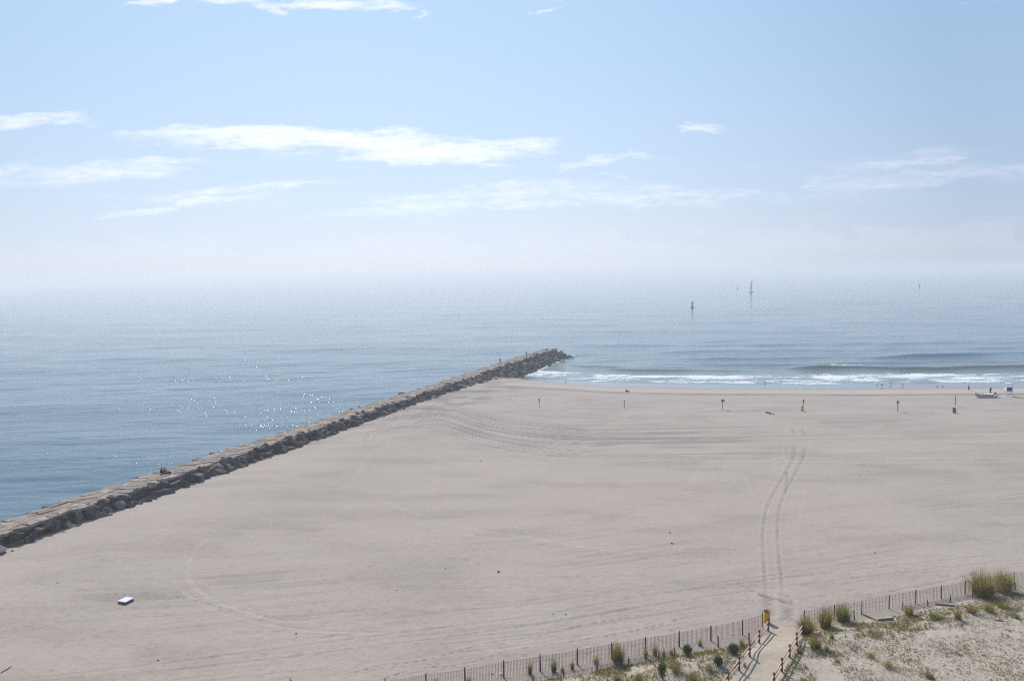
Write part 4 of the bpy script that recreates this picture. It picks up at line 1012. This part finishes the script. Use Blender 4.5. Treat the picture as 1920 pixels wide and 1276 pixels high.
# ------------------------------------------------------------------ debris, driftwood, foam slab, litter
def foam_slab():
    a = GT(223, 1130.2); b = GT(238, 1133.2); c = GT(249, 1124.5)
    mid = (a + c) / 2; ex = (b - a); ey = (c - b); L1, L2 = ex.length, ey.length; rz = atan2(ex.y, ex.x)
    root = empty('foam_slab', Vector((mid.x, mid.y, hgt(mid.x, mid.y))), rz); tag(root, 'pale lilac slab with dark purple edges lying alone on the near left sand', 'slab')
    bm = bmesh.new(); bm_box(bm, (0, 0, .19), (L1, L2, .10), None, .02); obj('top', bm, MAT['foamslab'], root)
    bm = bmesh.new(); bm_box(bm, (0, 0, .06), (L1 * .97, L2 * .97, .16), None, .01); obj('edge_band', bm, MAT['slabedge'], root)
foam_slab()
def log(pa, pb, r, label, stub=None, mat='drift', cat='driftwood'):
    a = GT(*pa); b = GT(*pb); root = empty('driftwood_log', a); tag(root, label, cat)
    d = b - a; rd = random.Random(int(pa[0])); bm = bmesh.new()
    pts = [d * u + Vector((rd.uniform(-.04, .04), rd.uniform(-.04, .04), r * .6 + rd.uniform(0, .04))) for u in (0, .25, .5, .75, 1)]
    bm_tube(bm, pts, [r * .7, r, r * 1.05, r * .95, r * .75], 9); obj('trunk', bm, MAT[mat], root)
    if stub:
        bm = bmesh.new(); bm_tube(bm, [d * .5, d * .5 + Vector(stub) * .6, d * .5 + Vector(stub)], [r * .6, r * .5, r * .3], 7); obj('branch', bm, MAT[mat], root)
log((1646, 1163), (1674, 1161), .11, 'thick grey driftwood log lying on the dune below the right fence')
log((1619, 1152), (1643, 1163), .05, 'thin bent driftwood branch touching the thick log')
log((1755, 1133), (1790, 1136), .08, 'slim grey driftwood log behind the low dune grass at right')
log((1864, 1162), (1882, 1165), .04, 'small thin stick with a twig lying on the right dune', (.1, .1, .3))
log((1172, 734.5), (1180, 734.8), .22, 'dark driftwood stump lying on the wrack line', (-.2, 0, .75), 'darkdeb')
log((1435, 773), (1446, 776), .16, 'long dark washed up branch on the sand between the grey sign and the yellow barrel', (.5, .1, .2), 'darkdeb')
log((0, 1262), (22, 1249), .03, 'pale thin stick lying on the sand in the lower left corner')
def debris(px, py, r, label, mat='darkdeb', flat=.5):
    V, F = random.choice(SHAPES); p = GT(px, py)
    o = obj('debris_lump', mesh_np('debris_lump', (V * np.array([r * 1.2, r, r * flat])) @ rotm(.2, .1, random.uniform(0, 6)).T, F), MAT[mat], None, p + Vector((0, 0, r * flat * .5)))
    tag(o, label, 'debris', 'small dark debris on the sand')
for a in ((1450, 776, .22, 'small round dark lump at the right end of the dark branch'), (1037, 1151.5, .09, 'small dark lump, left one of a pair above the left fence'), (1060.5, 1151.5, .09, 'small dark lump, right one of a pair above the left fence'),
          (1255.5, 998, .13, 'dark lump in mid beach, upper one of a pair left of the tyre tracks'), (1260, 1018.5, .13, 'dark lump in mid beach, lower one of a pair left of the tyre tracks'), (935, 1071.5, .16, 'flat dark piece of debris in the lower middle of the beach'),
          (835.5, 1066.5, .09, 'small dark lump left of the flat dark debris'), (902.5, 864, .14, 'tiny upright dark lump alone in the centre of the beach'), (743, 1106, .07, 'tiny dark lump in the lower middle left beach'),
          (555.5, 1187.5, .11, 'dark lump near the end of the curved tyre tracks'), (296, 1237.5, .10, 'dark lump on the lower left sand below the pale slab'), (108, 1092, .09, 'dark lump near the left edge above the footprints'), (1640, 1036, .10, 'small dark lump on the right part of the beach')):
    debris(*a)
o = obj('plastic_bag', None, None) if False else None
def crumple(px, py, r, label, name, cat, mat, dz=.1):
    bm = bmesh.new(); bmesh.ops.create_icosphere(bm, subdivisions=3, radius=r); rd = random.Random(5)
    for v in bm.verts: v.co *= 1 + .35 * (float(vn(v.co.x * 14 + 5, v.co.y * 14 + v.co.z * 9, 3)) - .5); v.co.z *= .7
    o = obj(name, bm, MAT[mat], None, GT(px, py) + Vector((0, 0, r * .5))); tag(o, label, cat)
crumple(939, 1264, .14, 'crumpled white plastic bag caught at the foot of the left sand fence', 'plastic_bag', 'bag', 'whitec')
def bottle(px, py):
    root = empty('bottle', GT(px, py) + Vector((0, 0, .06)), 2.6); tag(root, 'brown and white bottle lying beside the left sand fence', 'bottle')
    bm = bmesh.new(); bm_tube(bm, [(-.16, 0, 0), (-.15, 0, 0), (.06, 0, 0), (.11, 0, 0), (.17, 0, 0)], [.03, .05, .05, .02, .018], 12); obj('bottle_body', bm, MAT['whitec'], root)
    bm = bmesh.new(); bm_tube(bm, [(.165, 0, 0), (.20, 0, 0)], .022, 10); obj('cap', bm, MAT['signdark'], root)
bottle(923, 1263)

# ------------------------------------------------------------------ dune plants
def blades(n, rbase, rtop, hh, wid, cols, rd, lean=.0, droop=.35, segs=3, plume=0.0):
    """returns V, F, tint of n curved blades rising from a tussock"""
    V, F, T_ = [], [], []; k = 0
    cen = [(0, 0, 1.0)] if segs < 3 else [(rd.gauss(0, .15) * rtop, rd.gauss(0, .15) * rtop, rd.uniform(.75, 1.05)) for _ in range(rd.randint(3, 6))]
    for _ in range(n):
        ce = rd.choice(cen)
        a = rd.uniform(0, 2 * pi); r_ = rbase * sqrt(rd.random()); bx, by = r_ * cos(a) + ce[0], r_ * sin(a) + ce[1]
        a2 = a + rd.gauss(0, .7); out = rtop * rd.uniform(.05, 1.0) ** .8; h_ = ce[2] * hh * rd.uniform(.35, 1.12) * (1 - .25 * (out / rtop) ** 2)
        wv = Vector((-sin(a2), cos(a2), 0)) * (wid * rd.uniform(.6, 1.2)); c = rd.choice(cols); g = rd.uniform(.7, 1.3); c = tuple(x * g for x in c)
        for s_ in range(segs + 1):
            u = s_ / segs; x = bx + cos(a2) * out * (u ** 1.7) + lean * u * u; y = by + sin(a2) * out * (u ** 1.7); z = h_ * (u - droop * u ** 3 * (out / rtop)) 
            w_ = 1 - u * .85; tipc = tuple(ci * (1 - .35 * plume * u) + pc * plume * u * .6 for ci, pc in zip(c, (.42, .22, .14)))
            V += [(x - wv.x * w_, y - wv.y * w_, z), (x + wv.x * w_, y + wv.y * w_, z)]; T_ += [tipc, tipc]
            if s_: F.append((k + 2 * s_ - 2, k + 2 * s_ - 1, k + 2 * s_ + 1, k + 2 * s_))
        k += 2 * (segs + 1)
    return V, F, T_
GREEN = [(.20, .24, .018), (.27, .28, .03), (.13, .21, .02), (.36, .30, .05), (.10, .16, .018)]
OLIVE = [(.28, .25, .07), (.22, .18, .06), (.36, .30, .11), (.18, .20, .055)]
DRY = [(.34, .26, .11), (.28, .18, .09), (.42, .34, .17), (.17, .11, .06), (.30, .16, .09)]
DARK = [(.024, .066, .008), (.038, .085, .012), (.014, .038, .006)]
def tussock(name, px, py, wpx, hpx, n, cols, label, group, seed, plume=.0, droop=.45, lean=0, wid=.017):
    p = GT(px, py); dist = Vector((p.x, p.y, p.z - H)).length; k = dist / FPX
    rd = random.Random(seed); hh = hpx * k * 1.04; rt_ = wpx * k * .5
    V, F, T_ = blades(n, rt_ * .30, rt_ * 1.15, hh * 1.08, wid, cols, rd, lean, droop, 4, plume)
    me = mesh_np(name, np.array(V), np.array(F)); T_ = np.array(T_); add_attr(me, 'tint', [T_[:, 0], T_[:, 1], T_[:, 2]])
    o = obj(name, me, MAT['leaf'], None, p - Vector((0, 0, .03))); o.rotation_euler = (0, 0, 0); tag(o, label, 'grass clump', group)
    return o
BIG = [
 (1510, 1187, 36, 34, 900, 'largest grass clump at the start of the right rail fence'),
 (1547, 1174, 30, 33, 700, 'large bushy grass clump behind the two nearest the path on the right'),
 (1583, 1164, 30, 31, 800, 'large rounded grass clump, third from the path in front of the right fence'),
 (1530, 1214, 30, 26, 420, 'medium grass clump on the right dune below the first big clump'),
 (1842, 1118, 52, 36, 1300, 'widest grass clump by the far right fence'),
 (1885, 1108, 38, 35, 1100, 'dense tall grass clump nearest the right edge of the photo'),
 (1159, 1243, 27, 38, 800, 'tallest yellow green grass clump in front of the left sand fence'),
]
for i, (px, py, w_, h_, n, lb) in enumerate(BIG):
    tussock('grass_clump', px, py, w_ * 1.12, h_ * 1.1, n, GREEN + [(.14, .10, .05)], lb, 'big beach grass clumps', 300 + i, .7, .35)
MID = [
 (1211, 1234, 12, 28, 120, 'slim upright grass clump right of the tallest one by the left fence'), (1229, 1229, 16, 28, 110, 'slim leaning grass clump beside the buried fence end'),
 (994, 1263, 15, 26, 150, 'leftmost slim grass clump in front of the left fence'), (1038, 1259, 18, 30, 190, 'grass clump in front of the second fence panel from the left'),
 (1074, 1254, 12, 22, 110, 'small grass clump just left of a dark fence post'), (1055, 1260, 10, 14, 60, 'tiny yellowish grass clump between two larger ones'),
 (1118, 1243, 20, 20, 70, 'sparse reddish grass clump left of the tallest clump'), (1244, 1229, 12, 18, 70, 'sparse grass clump near the white edged sand hump'),
 (1259, 1227, 12, 16, 60, 'thin sparse grass clump right of the buried fence'), (1158, 1276, 20, 20, 160, 'olive grass clump at the bottom edge below the buried fence'),
 (1197, 1279, 26, 22, 200, 'broad olive grass clump at the bottom edge left of the dark shrub'), (1268, 1258, 34, 18, 200, 'broad low olive grass patch right of the tall dark shrub'),
 (1313, 1210, 14, 14, 80, 'low olive grass clump near the left fence and rounded shrub'), (1393, 1212, 16, 20, 130, 'green grass clump beside the lone post by the left rail'),
 (1330, 1256, 26, 14, 120, 'low tan grass clump between the two small shrubs and the rail'), (1300, 1274, 34, 16, 160, 'tan grass clump at the bottom left of the rail fence'),
 (1552, 1219, 14, 12, 110, 'bright green low clump beside the medium clump'), (1498, 1224, 12, 14, 110, 'bright green clump tucked against the right rail fence'),
 (1560, 1196, 10, 16, 90, 'small green clump in the sand shadow of the big clumps'), (1608, 1180, 12, 12, 60, 'small dry clump on the slope of the right dune'),
 (1702, 1152, 28, 20, 230, 'wide green clump in front of the grey right fence'), (1752, 1158, 34, 16, 260, 'low spreading olive clump at right of the driftwood'),
 (1796, 1160, 18, 20, 190, 'dark green small clump in the middle of the right dune'), (1822, 1147, 26, 18, 160, 'pale dry clump left of the widest clump'),
 (1852, 1146, 28, 16, 200, 'low green clump in the shade of the widest clump'), (1885, 1138, 34, 14, 200, 'olive low clump below the clump near the right edge'),
 (1908, 1158, 14, 9, 120, 'tiny dark green clump at the right edge of the dune'), (1741, 1270, 18, 16, 170, 'green clump alone at the bottom of the right dune'),
 (1570, 1240, 12, 10, 60, 'tiny clump with a long shadow in the middle of the right dune'), (1637, 1190, 40, 14, 150, 'sparse low clump below the thick driftwood log'),
 (1632, 1232, 26, 14, 90, 'sparse reddish clump low on the right dune'), (1665, 1250, 30, 16, 120, 'wide sparse clump near the bottom of the right dune'),
 (1396, 1248, 10, 10, 60, 'thin grass clump growing under the left rail fence'), (880, 1284, 16, 22, 90, 'grass clump cut by the bottom edge at the fence'),
 (819, 1284, 12, 16, 60, 'small grass clump cut by the bottom edge left of the others'), (545, 1281, 8, 14, 60, 'lone tiny grass clump at the bottom edge far left of the fence'),
]
for i, (px, py, w_, h_, n, lb) in enumerate(MID):
    cols = GREEN if i % 3 == 0 else (OLIVE + GREEN if i % 3 == 1 else OLIVE + DRY[:2])
    if 'tan' in lb or 'dry' in lb or 'reddish' in lb: cols = DRY + OLIVE
    if 'green' in lb: cols = GREEN
    tussock('grass_clump', px, py, w_, h_, n, cols, lb, 'small dune grass clumps', 500 + i, .35, .3)
def shrub(px, py, wpx, hpx, label, seed):
    p = GT(px, py); k = Vector((p.x, p.y, p.z - H)).length / FPX; rd = random.Random(seed); rx = wpx * k * .5; rz_ = hpx * k * .52
    root = empty('evergreen_shrub', p); tag(root, label, 'shrub', 'dark rounded shrubs on the left dune')
    V, F, T_ = [], [], []; n = 0
    for _ in range(2200):
        d = Vector((rd.gauss(0, 1), rd.gauss(0, 1), rd.gauss(0, 1))).normalized(); rr = rd.random() ** .4
        lump = 1 + .22 * sin(d.x * 5 + seed) * cos(d.y * 4 - d.z * 3) 
        c = Vector((d.x * rx * rr * lump, d.y * rx * rr * lump, rz_ * .95 + d.z * rz_ * rr * lump))
        if c.z < .02: continue
        a = Vector((rd.gauss(0, 1), rd.gauss(0, 1), rd.gauss(0, 1))).normalized() * .035; b = d.cross(a).normalized() * .016; g = rd.uniform(.6, 1.7); cc = rd.choice(DARK)
        V += [tuple(c - a), tuple(c + b), tuple(c + a), tuple(c - b)]; F.append((n, n + 1, n + 2, n + 3)); T_ += [tuple(x * g for x in cc)] * 4; n += 4
    me = mesh_np('foliage', np.array(V), np.array(F)); T_ = np.array(T_); add_attr(me, 'tint', [T_[:, 0], T_[:, 1], T_[:, 2]]); obj('foliage', me, MAT['leaf'], root)
    bm = bmesh.new()
    for _ in range(7):
        a = rd.uniform(0, 6.28); bm_tube(bm, [(0, 0, -.05), (cos(a) * rx * .4, sin(a) * rx * .4, rz_ * .7), (cos(a) * rx * .7, sin(a) * rx * .7, rz_ * 1.3)], [.02, .013, .006], 5)
    obj('stem', bm, MAT['drift'], root)
shrub(1289, 1227, 17, 19, 'round dark green shrub close to the left sand fence', 1)
shrub(1375, 1225.5, 19, 19, 'round dark green shrub nearest the left rail fence', 2)
shrub(1347, 1246, 16, 16, 'smallest round dark shrub between the other shrubs and the rail fence', 3)
shrub(1242, 1272, 17, 34, 'tall narrow dark green shrub at the bottom edge with a dark shadow', 4)

# low dune cover: countless short dead blades, sprigs and twigs
def ground_cover(name, n, region, cols, hh, label, seed, dens=.5, qmin=-99):
    rd = random.Random(seed); V, F, T_ = [], [], []; k = 0
    xs = []; tries = 0
    while len(xs) < n and tries < n * 30:
        tries += 1; x = rd.uniform(*region[0]); y = rd.uniform(*region[1])
        q = y - float(np.interp(x, *FEN))
        if q > -.6 or q < qmin * (.4 + .8 * float(vn(x / 4, 1.0, 5))): continue
        u = x / y
        if abs(u) > .75: continue
        xs.append((x, y, q))
    A = np.array(xs); keep = (fbm(A[:, 0] / 2.2, A[:, 1] / 1.6, 4, seed) > dens)
    # leave the path clear
    pl = np.array([GT(1432, 1186)[:2], GT(1364, 1285)[:2], GT(1330, 1340)[:2]]); pr = np.array([GT(1504, 1186)[:2], GT(1452, 1285)[:2], GT(1420, 1340)[:2]])
    lx = np.interp(A[:, 1], pl[::-1, 1], pl[::-1, 0]); rx = np.interp(A[:, 1], pr[::-1, 1], pr[::-1, 0])
    keep &= ~((A[:, 0] > lx - .1) & (A[:, 0] < rx + .25)); A = A[keep]
    Z = height(A[:, 0], A[:, 1])
    for (x, y, q), z in zip(A, Z):
        v, f, t_ = blades(rd.randint(3, 7), .05, rd.uniform(.05, .16), hh * rd.uniform(.4, 1.2), .014, cols, rd, 0, .4, 1)
        V += [(a + x, b + y, c + z - .01) for a, b, c in v]; F += [tuple(i + k for i in ff) for ff in f]; T_ += t_; k += len(v)
    me = mesh_np(name, np.array(V), np.array(F)); T_ = np.array(T_); add_attr(me, 'tint', [T_[:, 0], T_[:, 1], T_[:, 2]])
    tag(obj(name, me, MAT['leaf']), label, None, None, 'stuff')
ground_cover('dune_grass', 16000, ((-6, 56), (40, 72)), OLIVE + DRY + [(.05, .04, .03)], .20, 'sparse short dune grass and dead stalks', 61, .44)
ground_cover('dune_litter', 26000, ((-6, 56), (40, 72)), [(.06, .05, .035), (.10, .08, .05), (.045, .05, .02), (.22, .18, .10)], .06, 'tiny twigs and plant litter scattered on the dune', 62, .36)
ground_cover('dune_sprigs', 15000, ((4, 21), (40, 62)), GREEN + GREEN + OLIVE + DRY, .34, 'taller green and tan grass cover left of the path', 63, .40)

ground_cover('fence_grass', 7000, ((21, 56), (52, 74)), GREEN + OLIVE + DRY, .34, 'ragged green and tan grass along the right fence', 64, .555, -7.0)
ground_cover('dune_stalks', 12000, ((23, 56), (40, 70)), DRY + OLIVE[:2] + [(.12, .07, .04)], .24, 'thin tan and reddish stalks scattered over the right dune', 66, .50)
ground_cover('bottom_grass', 5000, ((-4, 21), (46, 61)), GREEN + OLIVE + DRY, .34, 'ragged grass at the foot of the left fence', 65, .48, -4.5)

# ------------------------------------------------------------------ haze
def haze():
    bm = bmesh.new(); bmesh.ops.create_cube(bm, size=1, matrix=Matrix.Translation((0, 6300, 18.5)) @ Matrix.Diagonal((2 * 12500 * 9, 13400, 47, 1)))
    m, t, b = material('sea_haze'); t.n.remove(b)
    v = t.new('ShaderNodeVolumePrincipled'); v.inputs['Color'].default_value = (.94, .96, 1.0, 1); v.inputs['Density'].default_value = .00047; v.inputs['Anisotropy'].default_value = .25
    t.l.new(v.outputs[0], t.n['Material Output'].inputs['Volume'])
    tag(obj('haze', bm, m), 'pale sea haze', None, None, 'stuff')
haze()
